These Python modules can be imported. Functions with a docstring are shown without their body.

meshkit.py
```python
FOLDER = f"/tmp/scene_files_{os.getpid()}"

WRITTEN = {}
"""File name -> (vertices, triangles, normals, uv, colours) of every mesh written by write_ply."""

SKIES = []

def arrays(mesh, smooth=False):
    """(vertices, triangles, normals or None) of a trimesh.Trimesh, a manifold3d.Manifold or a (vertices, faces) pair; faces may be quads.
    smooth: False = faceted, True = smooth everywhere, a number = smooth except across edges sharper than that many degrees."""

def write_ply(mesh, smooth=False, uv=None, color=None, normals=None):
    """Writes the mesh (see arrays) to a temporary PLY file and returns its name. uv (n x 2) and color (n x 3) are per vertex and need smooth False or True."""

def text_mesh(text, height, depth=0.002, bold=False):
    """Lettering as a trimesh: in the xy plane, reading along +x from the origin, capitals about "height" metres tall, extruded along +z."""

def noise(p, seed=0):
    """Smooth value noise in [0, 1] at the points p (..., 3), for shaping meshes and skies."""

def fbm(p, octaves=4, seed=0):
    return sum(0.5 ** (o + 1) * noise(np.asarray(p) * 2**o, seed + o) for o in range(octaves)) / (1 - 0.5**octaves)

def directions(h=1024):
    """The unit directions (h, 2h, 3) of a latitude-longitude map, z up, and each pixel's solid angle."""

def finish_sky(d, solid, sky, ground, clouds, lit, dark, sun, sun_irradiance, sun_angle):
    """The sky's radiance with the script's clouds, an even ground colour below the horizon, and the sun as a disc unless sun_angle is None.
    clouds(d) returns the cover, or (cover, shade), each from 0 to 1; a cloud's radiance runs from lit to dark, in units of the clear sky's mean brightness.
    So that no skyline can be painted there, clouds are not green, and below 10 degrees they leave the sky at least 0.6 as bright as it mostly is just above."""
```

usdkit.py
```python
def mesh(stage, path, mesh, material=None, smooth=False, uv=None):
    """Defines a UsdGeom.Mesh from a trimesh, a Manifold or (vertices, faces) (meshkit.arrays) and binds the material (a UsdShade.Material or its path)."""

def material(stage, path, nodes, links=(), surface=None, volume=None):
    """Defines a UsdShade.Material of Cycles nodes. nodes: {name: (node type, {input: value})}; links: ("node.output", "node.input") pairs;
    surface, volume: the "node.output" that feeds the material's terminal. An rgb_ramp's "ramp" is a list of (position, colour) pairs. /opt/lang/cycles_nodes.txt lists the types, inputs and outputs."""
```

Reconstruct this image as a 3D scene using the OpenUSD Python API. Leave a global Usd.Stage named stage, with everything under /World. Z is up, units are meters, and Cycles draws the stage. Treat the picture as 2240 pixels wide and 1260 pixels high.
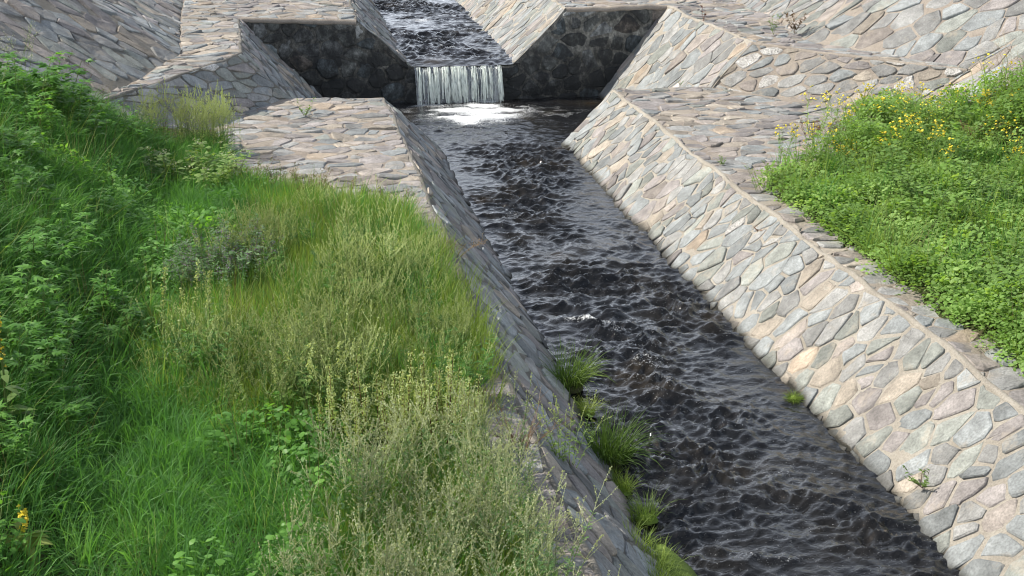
import math
import numpy as np
from scipy.spatial import Voronoi
from shapely.geometry import Polygon, Point
from shapely import affinity
import meshkit, usdkit
from pxr import Usd, UsdGeom, UsdLux, UsdShade, Gf, Sdf, Vt

stage = Usd.Stage.CreateInMemory()
UsdGeom.SetStageUpAxis(stage, 'Z')
UsdGeom.SetStageMetersPerUnit(stage, 1.0)
UsdGeom.Xform.Define(stage, '/World')
UsdGeom.Scope.Define(stage, '/World/Looks')

# ------------------------------------------------------------------ camera, sky, sun, exposure
EXPOSURE = 0.67
PITCH, YAW = math.radians(18.296), math.radians(9.442)
cam = UsdGeom.Camera.Define(stage, '/World/camera')
cam.CreateHorizontalApertureAttr(36.0)
cam.CreateVerticalApertureAttr(20.25)
cam.CreateFocalLengthAttr(36.0 * 3100 / 2240)
cam.CreateClippingRangeAttr((0.1, 5000.0))
cam.CreateExposureAttr(EXPOSURE)
fw = np.array([math.sin(YAW) * math.cos(PITCH), math.cos(YAW) * math.cos(PITCH), -math.sin(PITCH)])
rt = np.array([math.cos(YAW), -math.sin(YAW), 0.0])
up = np.cross(rt, fw)
cam.AddTransformOp().Set(Gf.Matrix4d(*rt, 0, *up, 0, *(-fw), 0, 0, 0, 6.0, 1))

SUN = np.array([-0.72, 0.22, 0.66]); SUN /= np.linalg.norm(SUN)
SUN_EL, SUN_ROT = math.asin(SUN[2]), math.atan2(SUN[0], SUN[1])
usdkit.material(stage, '/World/Looks/sky', {
    'sky': ('sky_texture', {'sky_type': 'single_scattering', 'sun_disc': False, 'sun_elevation': SUN_EL, 'sun_rotation': SUN_ROT, 'air_density': 1.0, 'aerosol_density': 1.6}),
    'tc': ('texture_coordinate', {}), 'map': ('mapping', {'scale': (1.0, 1.0, 2.6)}), 'cn': ('noise_texture', {'scale': 2.4, 'detail': 6.0, 'roughness': 0.62}),
    'cr': ('map_range', {'from_min': 0.42, 'from_max': 0.72, 'to_min': 0.0, 'to_max': 0.85, 'clamp': True}),
    'cm': ('mix', {'mix_type': 'mix', 'color2': (7.5, 8.0, 8.9)}),
    'sz': ('separate_xyz', {}), 'hz': ('map_range', {'from_min': 0.8, 'from_max': 0.02, 'to_min': 0.0, 'to_max': 1.0, 'clamp': True}), 'hp': ('math', {'math_type': 'power', 'value2': 1.25}),
    'hs': ('math', {'math_type': 'multiply', 'value2': 0.8}), 'hm': ('mix', {'mix_type': 'mix', 'color2': (15.5, 16.6, 18.6)}),
    'bg': ('background_shader', {'strength': 0.085})},
    [('tc.generated', 'map.vector'), ('map.vector', 'cn.vector'), ('cn.fac', 'cr.value'), ('cr.result', 'cm.fac'), ('sky.color', 'cm.color1'), ('tc.generated', 'sz.vector'), ('sz.z', 'hz.value'), ('hz.result', 'hp.value1'), ('hp.value', 'hs.value1'), ('hs.value', 'hm.fac'), ('cm.color', 'hm.color1'), ('hm.color', 'bg.color')], surface='bg.background')
dome = UsdLux.DomeLight.Define(stage, '/World/sky')
UsdShade.MaterialBindingAPI.Apply(dome.GetPrim()).Bind(UsdShade.Material.Get(stage, '/World/Looks/sky'))
sun = UsdLux.DistantLight.Define(stage, '/World/sun')
sun.CreateNormalizeAttr(True) if hasattr(sun, 'CreateNormalizeAttr') else None
sun.CreateIntensityAttr(1.2)
sun.CreateAngleAttr(0.53)
sun.CreateColorAttr(Gf.Vec3f(1.0, 0.94, 0.84))
zx = np.cross([0, 0, 1.0], SUN); zx /= np.linalg.norm(zx); zy = np.cross(SUN, zx)
sun.AddTransformOp().Set(Gf.Matrix4d(*zx, 0, *zy, 0, *SUN, 0, 0, 0, 30, 1))
LightSource = None

# ------------------------------------------------------------------ helpers
names = {}
def numbered(path):
    k = names.get(path, -1) + 1
    names[path] = k
    return path if k == 0 else f'{path}_{k:03d}'

def setdata(prim, **kw):
    for k, v in kw.items():
        if v:
            prim.SetCustomDataByKey(k, v)

def thing(name, label=None, category=None, loc=(0, 0, 0), group=None, kind=None, rot=0.0, scale=None):
    x = UsdGeom.Xform.Define(stage, numbered('/World/' + name))
    x.AddTranslateOp().Set(Gf.Vec3d(*map(float, loc)))
    x.AddRotateZOp().Set(float(math.degrees(rot)))
    s = scale if scale is not None else (1, 1, 1)
    x.AddScaleOp().Set(Gf.Vec3f(*map(float, np.broadcast_to(s, 3))))
    setdata(x.GetPrim(), label=label, category=category, group=group, kind=kind)
    return x.GetPrim()

def copy_of(first, loc, rot, scale, label, group=None, tilt=None):
    d = first.GetCustomData()
    x = UsdGeom.Xform.Define(stage, numbered('/World/' + first.GetName()))
    x.AddTranslateOp().Set(Gf.Vec3d(*map(float, loc)))
    x.AddRotateZOp().Set(float(math.degrees(rot)))
    x.AddScaleOp().Set(Gf.Vec3f(*map(float, np.broadcast_to(scale, 3))))
    p = x.GetPrim()
    p.GetReferences().AddInternalReference(first.GetPath())
    p.SetInstanceable(True)
    setdata(p, label=label, category=d.get('category'), group=group)
    return p

def part(parent, name, V, F, material, normals=None, label=None, kind=None, primvars=None, N=None):
    path = numbered(f'{parent.GetPath()}/{name}')
    m = UsdGeom.Mesh.Define(stage, path)
    V = np.asarray(V, np.float32); F = np.asarray(F, np.int32)
    m.CreatePointsAttr(Vt.Vec3fArray.FromNumpy(np.ascontiguousarray(V)))
    m.CreateFaceVertexCountsAttr(Vt.IntArray.FromNumpy(np.full(len(F), F.shape[1], np.int32)))
    m.CreateFaceVertexIndicesAttr(Vt.IntArray.FromNumpy(np.ascontiguousarray(F.ravel())))
    m.CreateSubdivisionSchemeAttr('none')
    if N is not None and len(N) == len(V):
        m.CreateNormalsAttr(Vt.Vec3fArray.FromNumpy(np.ascontiguousarray(N, np.float32)))
        m.SetNormalsInterpolation('vertex')
    for k, v in (primvars or {}).items():
        UsdGeom.PrimvarsAPI(m).CreatePrimvar(k, Sdf.ValueTypeNames.FloatArray, 'vertex').Set(Vt.FloatArray.FromNumpy(np.ascontiguousarray(v, np.float32)))
    UsdShade.MaterialBindingAPI.Apply(m.GetPrim()).Bind(material)
    setdata(m.GetPrim(), label=label, kind=kind)
    return m.GetPrim()

def smooth_normals(V, F):
    T = F if F.shape[1] == 3 else np.vstack([F[:, [0, 1, 2]], F[:, [0, 2, 3]]])
    fn = np.cross(V[T[:, 1]] - V[T[:, 0]], V[T[:, 2]] - V[T[:, 0]])
    n = np.zeros_like(V, dtype=float)
    for k in range(3):
        np.add.at(n, T[:, k], fn)
    return n / np.maximum(np.linalg.norm(n, axis=1, keepdims=True), 1e-12)

def single(name, V, F, material, label=None, category=None, kind=None, smooth=False, primvars=None):
    w = stage.GetPrimAtPath('/World')
    N = smooth_normals(np.asarray(V, float), np.asarray(F)) if smooth else None
    p = part(w, name, V, F, material, primvars=primvars, N=N)
    setdata(p, label=label, category=category, kind=kind)
    return p

noise, fbm = meshkit.noise, meshkit.fbm
def nz(x, y, z=0.0, seed=0, oct=3):
    return fbm(np.stack(np.broadcast_arrays(np.asarray(x, float), np.asarray(y, float), np.asarray(z, float)), -1), oct, seed)
def sstep(a, b, x):
    t = np.clip((x - a) / (b - a), 0, 1)
    return t * t * (3 - 2 * t)
def unit(v):
    v = np.asarray(v, float)
    return v / np.maximum(np.linalg.norm(v, axis=-1, keepdims=True), 1e-9)

# ------------------------------------------------------------------ materials
def M(name, nodes, links, surface):
    return usdkit.material(stage, '/World/Looks/' + name, nodes, links, surface=surface)

def stone_look(name, col, wet=True, speck=0.25, lichen=0.0, rough=0.85):
    c = np.array(col)
    nodes = {
        'geo': ('geometry', {}), 'obj': ('object_info', {}),
        'rsum': ('math', {'math_type': 'add'}), 'rnd': ('math', {'math_type': 'fraction'}),
        'shift': ('math', {'math_type': 'multiply', 'value2': 37.0}),
        'vec': ('vector_math', {'math_type': 'add'}),
        'n1': ('noise_texture', {'scale': 4.5, 'detail': 5.0, 'roughness': 0.62}),
        'r1': ('rgb_ramp', {'ramp': [(0.25, c * 0.62), (0.5, c), (0.72, np.minimum(c * 1.35 + 0.01, 0.8))]}),
        'n2': ('noise_texture', {'scale': 42.0, 'detail': 3.0, 'roughness': 0.6}),
        'r2': ('rgb_ramp', {'ramp': [(0.3, (1 - speck,) * 3), (0.5, (1, 1, 1)), (0.75, (1 + speck,) * 3)]}),
        'm2': ('mix', {'mix_type': 'multiply', 'fac': 1.0}),
        'hr': ('map_range', {'from_min': 0.0, 'from_max': 1.0, 'to_min': 0.72, 'to_max': 1.32}),
        'hsv': ('hsv', {'hue': 0.5, 'saturation': 1.0, 'fac': 1.0}),
        'n3': ('noise_texture', {'scale': 2.3, 'detail': 6.0, 'roughness': 0.7}),
        'r3': ('rgb_ramp', {'ramp': [(0.56, (0, 0, 0)), (0.66, (1, 1, 1))]}),
        'lf': ('math', {'math_type': 'multiply', 'value2': 0.45 if not lichen else lichen}),
        'dust': ('mix', {'mix_type': 'mix', 'color2': (0.33, 0.285, 0.225)}),
        'sep': ('separate_xyz', {}),
        'wz': ('math', {'math_type': 'multiply_add', 'value2': 0.16, 'value3': -0.045}),
        'wd': ('math', {'math_type': 'subtract'}),
        'wr': ('map_range', {'from_min': -0.03, 'from_max': 0.06, 'to_min': 1.0, 'to_max': 0.0, 'clamp': True}),
        'wetc': ('mix', {'mix_type': 'mix', 'color2': (0.028, 0.027, 0.022)}),
        'n4': ('noise_texture', {'scale': 26.0, 'detail': 6.0, 'roughness': 0.65}),
        'bump': ('bump', {'strength': 0.75, 'distance': 0.02}),
        'p': ('principled_bsdf', {'roughness': rough, 'specular_ior_level': 0.35}),
    }
    links = [('geo.random_per_island', 'rsum.value1'), ('obj.random', 'rsum.value2'), ('rsum.value', 'rnd.value1'), ('rnd.value', 'shift.value1'),
             ('geo.position', 'vec.vector1'), ('shift.value', 'vec.vector2'),
             ('vec.vector', 'n1.vector'), ('vec.vector', 'n2.vector'), ('geo.position', 'n3.vector'), ('vec.vector', 'n4.vector'),
             ('n1.fac', 'r1.fac'), ('n2.fac', 'r2.fac'), ('r1.color', 'm2.color1'), ('r2.color', 'm2.color2'),
             ('rnd.value', 'hr.value'), ('hr.result', 'hsv.value'), ('m2.color', 'hsv.color'),
             ('n3.fac', 'r3.fac'), ('r3.color', 'lf.value1'), ('lf.value', 'dust.fac'), ('hsv.color', 'dust.color1'),
             ('n4.fac', 'bump.height'), ('bump.normal', 'p.normal')]
    if wet:
        links += [('geo.position', 'sep.vector'), ('n3.fac', 'wz.value1'), ('sep.z', 'wd.value1'), ('wz.value', 'wd.value2'), ('wd.value', 'wr.value'),
                  ('wr.result', 'wetc.fac'), ('dust.color', 'wetc.color1'), ('wetc.color', 'p.base_color')]
    else:
        links += [('dust.color', 'p.base_color')]
        for k in ('sep', 'wz', 'wd', 'wr', 'wetc'):
            nodes.pop(k)
    return M(name, nodes, links, 'p.BSDF')

PALETTE = {'blue_grey': (0.182, 0.194, 0.194), 'mid_grey': (0.205, 0.205, 0.197), 'green_grey': (0.188, 0.198, 0.18), 'mauve': (0.2, 0.184, 0.176), 'tan': (0.245, 0.216, 0.178), 'pinkish': (0.232, 0.206, 0.184), 'orange': (0.262, 0.215, 0.165), 'quartz': (0.38, 0.37, 0.35), 'slate': (0.15, 0.152, 0.15)}
STONE = {k: stone_look('stone_' + k, v, speck=0.7 if k == 'quartz' else 0.28) for k, v in PALETTE.items()}
MIX_WALL = dict(blue_grey=30, mid_grey=22, green_grey=14, mauve=11, tan=7, pinkish=5, orange=1, quartz=1, slate=1)
MIX_BENCH = dict(blue_grey=14, mid_grey=26, green_grey=4, mauve=22, tan=16, pinkish=13, orange=2, slate=3)
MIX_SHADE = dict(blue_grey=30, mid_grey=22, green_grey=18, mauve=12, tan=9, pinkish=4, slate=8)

def mortar_look(name, a, b, c):
    return M(name, {
        'geo': ('geometry', {}),
        'n1': ('noise_texture', {'scale': 1.7, 'detail': 7.0, 'roughness': 0.68}),
        'r1': ('rgb_ramp', {'ramp': [(0.3, a), (0.5, b), (0.7, c)]}),
        'n2': ('noise_texture', {'scale': 55.0, 'detail': 4.0, 'roughness': 0.7}),
        'r2': ('rgb_ramp', {'ramp': [(0.3, (0.68,) * 3), (0.55, (1.0,) * 3), (0.8, (1.15,) * 3)]}),
        'm': ('mix', {'mix_type': 'multiply', 'fac': 1.0}),
        'sep': ('separate_xyz', {}),
        'wz': ('math', {'math_type': 'multiply_add', 'value2': 0.16, 'value3': -0.05}),
        'wd': ('math', {'math_type': 'subtract'}),
        'wr': ('map_range', {'from_min': -0.02, 'from_max': 0.06, 'to_min': 1.0, 'to_max': 0.0, 'clamp': True}),
        'wetc': ('mix', {'mix_type': 'mix', 'color2': (0.026, 0.025, 0.02)}),
        'n4': ('noise_texture', {'scale': 14.0, 'detail': 9.0, 'roughness': 0.75}),
        'bump': ('bump', {'strength': 1.0, 'distance': 0.04}),
        'p': ('principled_bsdf', {'roughness': 0.95, 'specular_ior_level': 0.2}),
    }, [('geo.position', 'n1.vector'), ('geo.position', 'n2.vector'), ('geo.position', 'n4.vector'), ('n1.fac', 'r1.fac'), ('n2.fac', 'r2.fac'),
        ('r1.color', 'm.color1'), ('r2.color', 'm.color2'), ('geo.position', 'sep.vector'), ('n1.fac', 'wz.value1'), ('sep.z', 'wd.value1'), ('wz.value', 'wd.value2'),
        ('wd.value', 'wr.value'), ('wr.result', 'wetc.fac'), ('m.color', 'wetc.color1'), ('wetc.color', 'p.base_color'), ('n4.fac', 'bump.height'), ('bump.normal', 'p.normal')], 'p.BSDF')

MORTAR_TAN = mortar_look('mortar_tan', (0.26, 0.235, 0.195), (0.338, 0.308, 0.26), (0.4, 0.372, 0.322))
MORTAR_BENCH = mortar_look('mortar_bench', (0.22, 0.185, 0.155), (0.30, 0.262, 0.22), (0.36, 0.32, 0.27))
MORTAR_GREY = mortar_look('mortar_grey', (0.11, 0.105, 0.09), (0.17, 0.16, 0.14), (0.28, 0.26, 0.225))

def weir_look(name, base, lime):
    # wet wall face grown over with black algae, lime streaks running down it
    return M(name, {
        'geo': ('geometry', {}), 'obj': ('object_info', {}),
        'map': ('mapping', {'scale': (1.0, 1.0, 0.72)}),
        'n1': ('noise_texture', {'scale': 4.2, 'detail': 10.0, 'roughness': 0.82}),
        'r1': ('rgb_ramp', {'ramp': [(0.33, (0.008, 0.009, 0.009)), (0.42, np.array(base) * 0.3), (0.51, np.array(base) * 0.8), (0.58, np.array(base) * 1.5), (0.65, lime)]}),
        'sep': ('separate_xyz', {}),
        'dr': ('map_range', {'from_min': 0.3, 'from_max': 1.3, 'to_min': -0.15, 'to_max': 0.0, 'clamp': True}),
        'ra': ('map_range', {'from_min': 0.0, 'from_max': 1.0, 'to_min': -0.10, 'to_max': 0.055}),
        'a1': ('math', {'math_type': 'add'}), 'a2': ('math', {'math_type': 'add'}),
        'n4': ('noise_texture', {'scale': 22.0, 'detail': 7.0, 'roughness': 0.7}),
        'bump': ('bump', {'strength': 0.8, 'distance': 0.03}),
        'p': ('principled_bsdf', {'roughness': 0.6, 'specular_ior_level': 0.4}),
    }, [('geo.position', 'map.vector'), ('map.vector', 'n1.vector'), ('geo.position', 'sep.vector'), ('sep.z', 'dr.value'), ('obj.random', 'ra.value'),
        ('n1.fac', 'a1.value1'), ('dr.result', 'a1.value2'), ('a1.value', 'a2.value1'), ('ra.result', 'a2.value2'), ('a2.value', 'r1.fac'),
        ('r1.color', 'p.base_color'), ('geo.position', 'n4.vector'), ('n4.fac', 'bump.height'), ('bump.normal', 'p.normal')], 'p.BSDF')
WEIR = {k: weir_look('weir_' + k, v, l) for k, v, l in (('grey', (0.13, 0.135, 0.13), (0.34, 0.34, 0.32)), ('blue', (0.1, 0.118, 0.122), (0.27, 0.28, 0.28)), ('rust', (0.115, 0.098, 0.082), (0.3, 0.27, 0.22)), ('dark', (0.075, 0.078, 0.072), (0.25, 0.25, 0.23)))}
MIX_WEIR = dict(grey=30, blue=18, rust=6, dark=46)
WEIR_MORTAR = weir_look('weir_mortar', (0.15, 0.145, 0.125), (0.38, 0.37, 0.33))

def leaf_look(name, dark, light, trans=0.35, rough=0.55, spec=0.3):
    dark, light = np.array(dark), np.array(light)
    return M(name, {
        'geo': ('geometry', {}), 'obj': ('object_info', {}),
        's': ('math', {'math_type': 'multiply_add', 'value2': 0.5}),
        's2': ('math', {'math_type': 'multiply', 'value2': 0.5}),
        'n': ('noise_texture', {'scale': 0.9, 'detail': 3.0, 'roughness': 0.6}),
        'nn': ('map_range', {'from_min': 0.3, 'from_max': 0.7, 'to_min': -0.25, 'to_max': 0.25}),
        'a': ('math', {'math_type': 'add', 'use_clamp': True}),
        'r': ('rgb_ramp', {'ramp': [(0.0, dark * 0.7), (0.35, dark), (0.75, light), (1.0, np.minimum(light * 1.25, 0.8))]}),
        'p': ('principled_bsdf', {'roughness': rough, 'specular_ior_level': spec}),
        'tc': ('mix', {'mix_type': 'multiply', 'fac': 1.0, 'color2': (1.25, 1.2, 0.55)}),
        't': ('translucent_bsdf', {}),
        'mix': ('mix_closure', {'fac': trans}),
    }, [('geo.random_per_island', 's.value1'), ('obj.random', 's2.value1'), ('s2.value', 's.value3'), ('geo.position', 'n.vector'), ('n.fac', 'nn.value'),
        ('s.value', 'a.value1'), ('nn.result', 'a.value2'), ('a.value', 'r.fac'), ('r.color', 'p.base_color'), ('r.color', 'tc.color1'), ('tc.color', 't.color'),
        ('p.BSDF', 'mix.closure1'), ('t.BSDF', 'mix.closure2')], 'mix.closure')

GRASS = leaf_look('grass_blade', (0.085, 0.235, 0.052), (0.2, 0.41, 0.11), 0.48)
GRASS_SUN = leaf_look('grass_blade_yellow', (0.19, 0.285, 0.06), (0.36, 0.45, 0.13), 0.45)
TUSSOCK = leaf_look('tussock_blade', (0.09, 0.165, 0.032), (0.24, 0.33, 0.08), 0.4)
DRY = leaf_look('dry_stalk', (0.16, 0.105, 0.06), (0.33, 0.25, 0.15), 0.2)
REDDRY = leaf_look('red_brown_stalk', (0.14, 0.06, 0.035), (0.26, 0.13, 0.07), 0.2)
MUG_LEAF = leaf_look('mugwort_leaf', (0.15, 0.245, 0.06), (0.3, 0.39, 0.13), 0.45)
MUG_GREEN = leaf_look('mugwort_green_leaf', (0.09, 0.22, 0.05), (0.2, 0.37, 0.1), 0.45)
MUG_SPIKE = leaf_look('mugwort_spike', (0.36, 0.43, 0.18), (0.56, 0.63, 0.34), 0.4)
SIL_LEAF = leaf_look('silvery_leaf', (0.14, 0.26, 0.1), (0.28, 0.42, 0.18), 0.45)
SIL_SPIKE = leaf_look('silvery_spike', (0.36, 0.4, 0.24), (0.56, 0.6, 0.4), 0.4)
LEAFY = leaf_look('broad_leaf', (0.12, 0.29, 0.05), (0.27, 0.5, 0.11), 0.5, 0.45)
LEAFY_STEM = leaf_look('green_stem', (0.13, 0.2, 0.05), (0.22, 0.29, 0.09), 0.2)
COVER = leaf_look('cover_leaf', (0.22, 0.375, 0.09), (0.41, 0.56, 0.2), 0.5)
SHRUB = leaf_look('shrub_leaf', (0.17, 0.28, 0.07), (0.32, 0.43, 0.15), 0.45)
PALE = leaf_look('pale_frond', (0.28, 0.36, 0.11), (0.42, 0.5, 0.19), 0.4)
MINT = leaf_look('mint_leaf', (0.16, 0.28, 0.12), (0.3, 0.43, 0.22), 0.45)
YELLOW = leaf_look('yellow_petal', (0.7, 0.57, 0.04), (0.82, 0.72, 0.1), 0.3)
PURPLE = leaf_look('purple_petal', (0.3, 0.2, 0.36), (0.45, 0.34, 0.5), 0.3)
WHITE = leaf_look('white_petal', (0.5, 0.5, 0.42), (0.66, 0.66, 0.56), 0.3)
YLEAF = leaf_look('yellowing_leaf', (0.24, 0.33, 0.07), (0.4, 0.45, 0.13), 0.45)
MOSS = leaf_look('moss', (0.15, 0.23, 0.035), (0.3, 0.38, 0.07), 0.3, 0.8)

SOIL = M('soil', {'geo': ('geometry', {}), 'n': ('noise_texture', {'scale': 7.0, 'detail': 6.0, 'roughness': 0.7}),
                  'r': ('rgb_ramp', {'ramp': [(0.3, (0.025, 0.03, 0.012)), (0.5, (0.045, 0.055, 0.02)), (0.7, (0.085, 0.075, 0.04))]}),
                  'b': ('bump', {'strength': 1.0, 'distance': 0.05}), 'p': ('principled_bsdf', {'roughness': 1.0, 'specular_ior_level': 0.1})},
         [('geo.position', 'n.vector'), ('n.fac', 'r.fac'), ('r.color', 'p.base_color'), ('n.fac', 'b.height'), ('b.normal', 'p.normal')], 'p.BSDF')

WATER = M('stream_water', {
    'geo': ('geometry', {}), 'foam': ('attribute', {'attribute': 'foam'}),
    'n0': ('noise_texture', {'scale': 0.9, 'detail': 3.0}),
    'r0': ('rgb_ramp', {'ramp': [(0.45, (0.0065, 0.0067, 0.0072)), (0.62, (0.011, 0.0098, 0.008)), (0.76, (0.028, 0.020, 0.010))]}),
    'map': ('mapping', {'scale': (1.0, 1.5, 1.0)}),
    'n1': ('noise_texture', {'scale': 10.0, 'detail': 3.0, 'roughness': 0.5, 'distortion': 0.8}),
    'b1': ('bump', {'strength': 0.3, 'distance': 0.03}),
    'w': ('principled_bsdf', {'roughness': 0.05, 'ior': 1.333, 'specular_ior_level': 0.55}),
    'fn': ('noise_texture', {'scale': 38.0, 'detail': 5.0, 'roughness': 0.75}),
    'fr': ('map_range', {'from_min': 0.32, 'from_max': 0.62, 'to_min': -0.85, 'to_max': 0.18}),
    'fa': ('math', {'math_type': 'add'}), 'fs': ('map_range', {'from_min': 0.18, 'from_max': 0.95, 'to_min': 0.0, 'to_max': 1.0, 'clamp': True}),
    'fb': ('bump', {'strength': 0.8, 'distance': 0.03}),
    'f': ('principled_bsdf', {'base_color': (0.8, 0.82, 0.82), 'roughness': 0.6, 'subsurface_weight': 0.0}),
    'mix': ('mix_closure', {})},
    [('geo.position', 'n0.vector'), ('n0.fac', 'r0.fac'), ('r0.color', 'w.base_color'), ('geo.position', 'map.vector'), ('map.vector', 'n1.vector'), ('n1.fac', 'b1.height'), ('b1.normal', 'w.normal'),
     ('geo.position', 'fn.vector'), ('fn.fac', 'fr.value'), ('foam.fac', 'fa.value1'), ('fr.result', 'fa.value2'), ('fa.value', 'fs.value'), ('fn.fac', 'fb.height'), ('fb.normal', 'f.normal'),
     ('fs.result', 'mix.fac'), ('w.BSDF', 'mix.closure1'), ('f.BSDF', 'mix.closure2')], 'mix.closure')

FALL = M('falling_water', {
    'white': ('attribute', {'attribute': 'foam'}),
    'fr': ('fresnel', {'IOR': 1.33}), 'tr': ('transparent_bsdf', {'color': (0.75, 0.82, 0.85)}), 'gl': ('glossy_bsdf', {'color': (0.9, 0.95, 1.0), 'roughness': 0.12}),
    'geo': ('geometry', {}), 'map': ('mapping', {'scale': (26.0, 8.0, 5.0)}), 'n': ('noise_texture', {'scale': 1.0, 'detail': 4.0, 'roughness': 0.6}), 'b': ('bump', {'strength': 0.9, 'distance': 0.04}),
    'frb': ('math', {'math_type': 'add', 'value2': 0.12, 'use_clamp': True}),
    'glass': ('mix_closure', {}),
    'df': ('principled_bsdf', {'base_color': (0.72, 0.76, 0.72), 'roughness': 0.35}), 'tl': ('translucent_bsdf', {'color': (0.72, 0.77, 0.72)}), 'wm': ('mix_closure', {'fac': 0.5}),
    'mix': ('mix_closure', {})},
    [('fr.fac', 'frb.value1'), ('frb.value', 'glass.fac'), ('tr.BSDF', 'glass.closure1'), ('gl.BSDF', 'glass.closure2'), ('geo.position', 'map.vector'), ('map.vector', 'n.vector'), ('n.fac', 'b.height'), ('b.normal', 'gl.normal'), ('b.normal', 'df.normal'),
     ('df.BSDF', 'wm.closure1'), ('tl.BSDF', 'wm.closure2'), ('white.fac', 'mix.fac'), ('glass.closure', 'mix.closure1'), ('wm.closure', 'mix.closure2')], 'mix.closure')

BED = M('stream_bed', {'geo': ('geometry', {}), 'n': ('noise_texture', {'scale': 3.0, 'detail': 5.0}), 'r': ('rgb_ramp', {'ramp': [(0.3, (0.02, 0.017, 0.01)), (0.7, (0.07, 0.05, 0.025))]}), 'p': ('principled_bsdf', {'roughness': 0.9})},
        [('geo.position', 'n.vector'), ('n.fac', 'r.fac'), ('r.color', 'p.base_color')], 'p.BSDF')

# ------------------------------------------------------------------ masonry
def warp(p):
    # hand laid masonry is never quite straight
    o = np.array([17.3, 5.1, 9.7])
    return np.stack([0.075 * (noise(p * 0.8 + o * k, 3 + k) - 0.5) + 0.045 * (noise(p * 3.3 + o * k, 13 + k) - 0.5) for k in range(3)], -1)

class Quad:
    """Bilinear patch P00 P10 P11 P01 (s along P00-P10, t along P00-P01, outward normal s x t), addressed in metres."""
    def __init__(self, p00, p10, p11, p01):
        self.c = [np.array(p, float) for p in (p00, p10, p11, p01)]
        a, b, c, d = self.c
        self.w = 0.5 * (np.linalg.norm(b - a) + np.linalg.norm(c - d))
        self.h = 0.5 * (np.linalg.norm(d - a) + np.linalg.norm(c - b))
        self.n = unit(np.cross(b - a + c - d, d - a + c - b))
    def at(self, u, v, z=0.0):
        s, t = np.asarray(u)[..., None] / self.w, np.asarray(v)[..., None] / self.h
        a, b, c, d = self.c
        p = a * (1 - s) * (1 - t) + b * s * (1 - t) + c * s * t + d * (1 - s) * t
        return p + warp(p) + self.n * np.asarray(z)[..., None]

def mortar(parent, q, material, origin, step=0.12, amp=0.012, seed=0):
    nu, nv = max(2, int(q.w / step)), max(2, int(q.h / step))
    U, Vv = np.meshgrid(np.linspace(0, q.w, nu + 1), np.linspace(0, q.h, nv + 1), indexing='ij')
    P = q.at(U, Vv)
    P = P + q.n * ((fbm(P * 3.1, 3, seed) - 0.5)[..., None] * 2 * amp)
    i, j = np.meshgrid(np.arange(nu), np.arange(nv), indexing='ij')
    k = (i * (nv + 1) + j).ravel()
    F = np.stack([k, k + nv + 1, k + nv + 2, k + 1], 1)
    P = P.reshape(-1, 3)
    part(parent, 'mortar', P - origin, F, material, N=smooth_normals(P, F))

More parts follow.
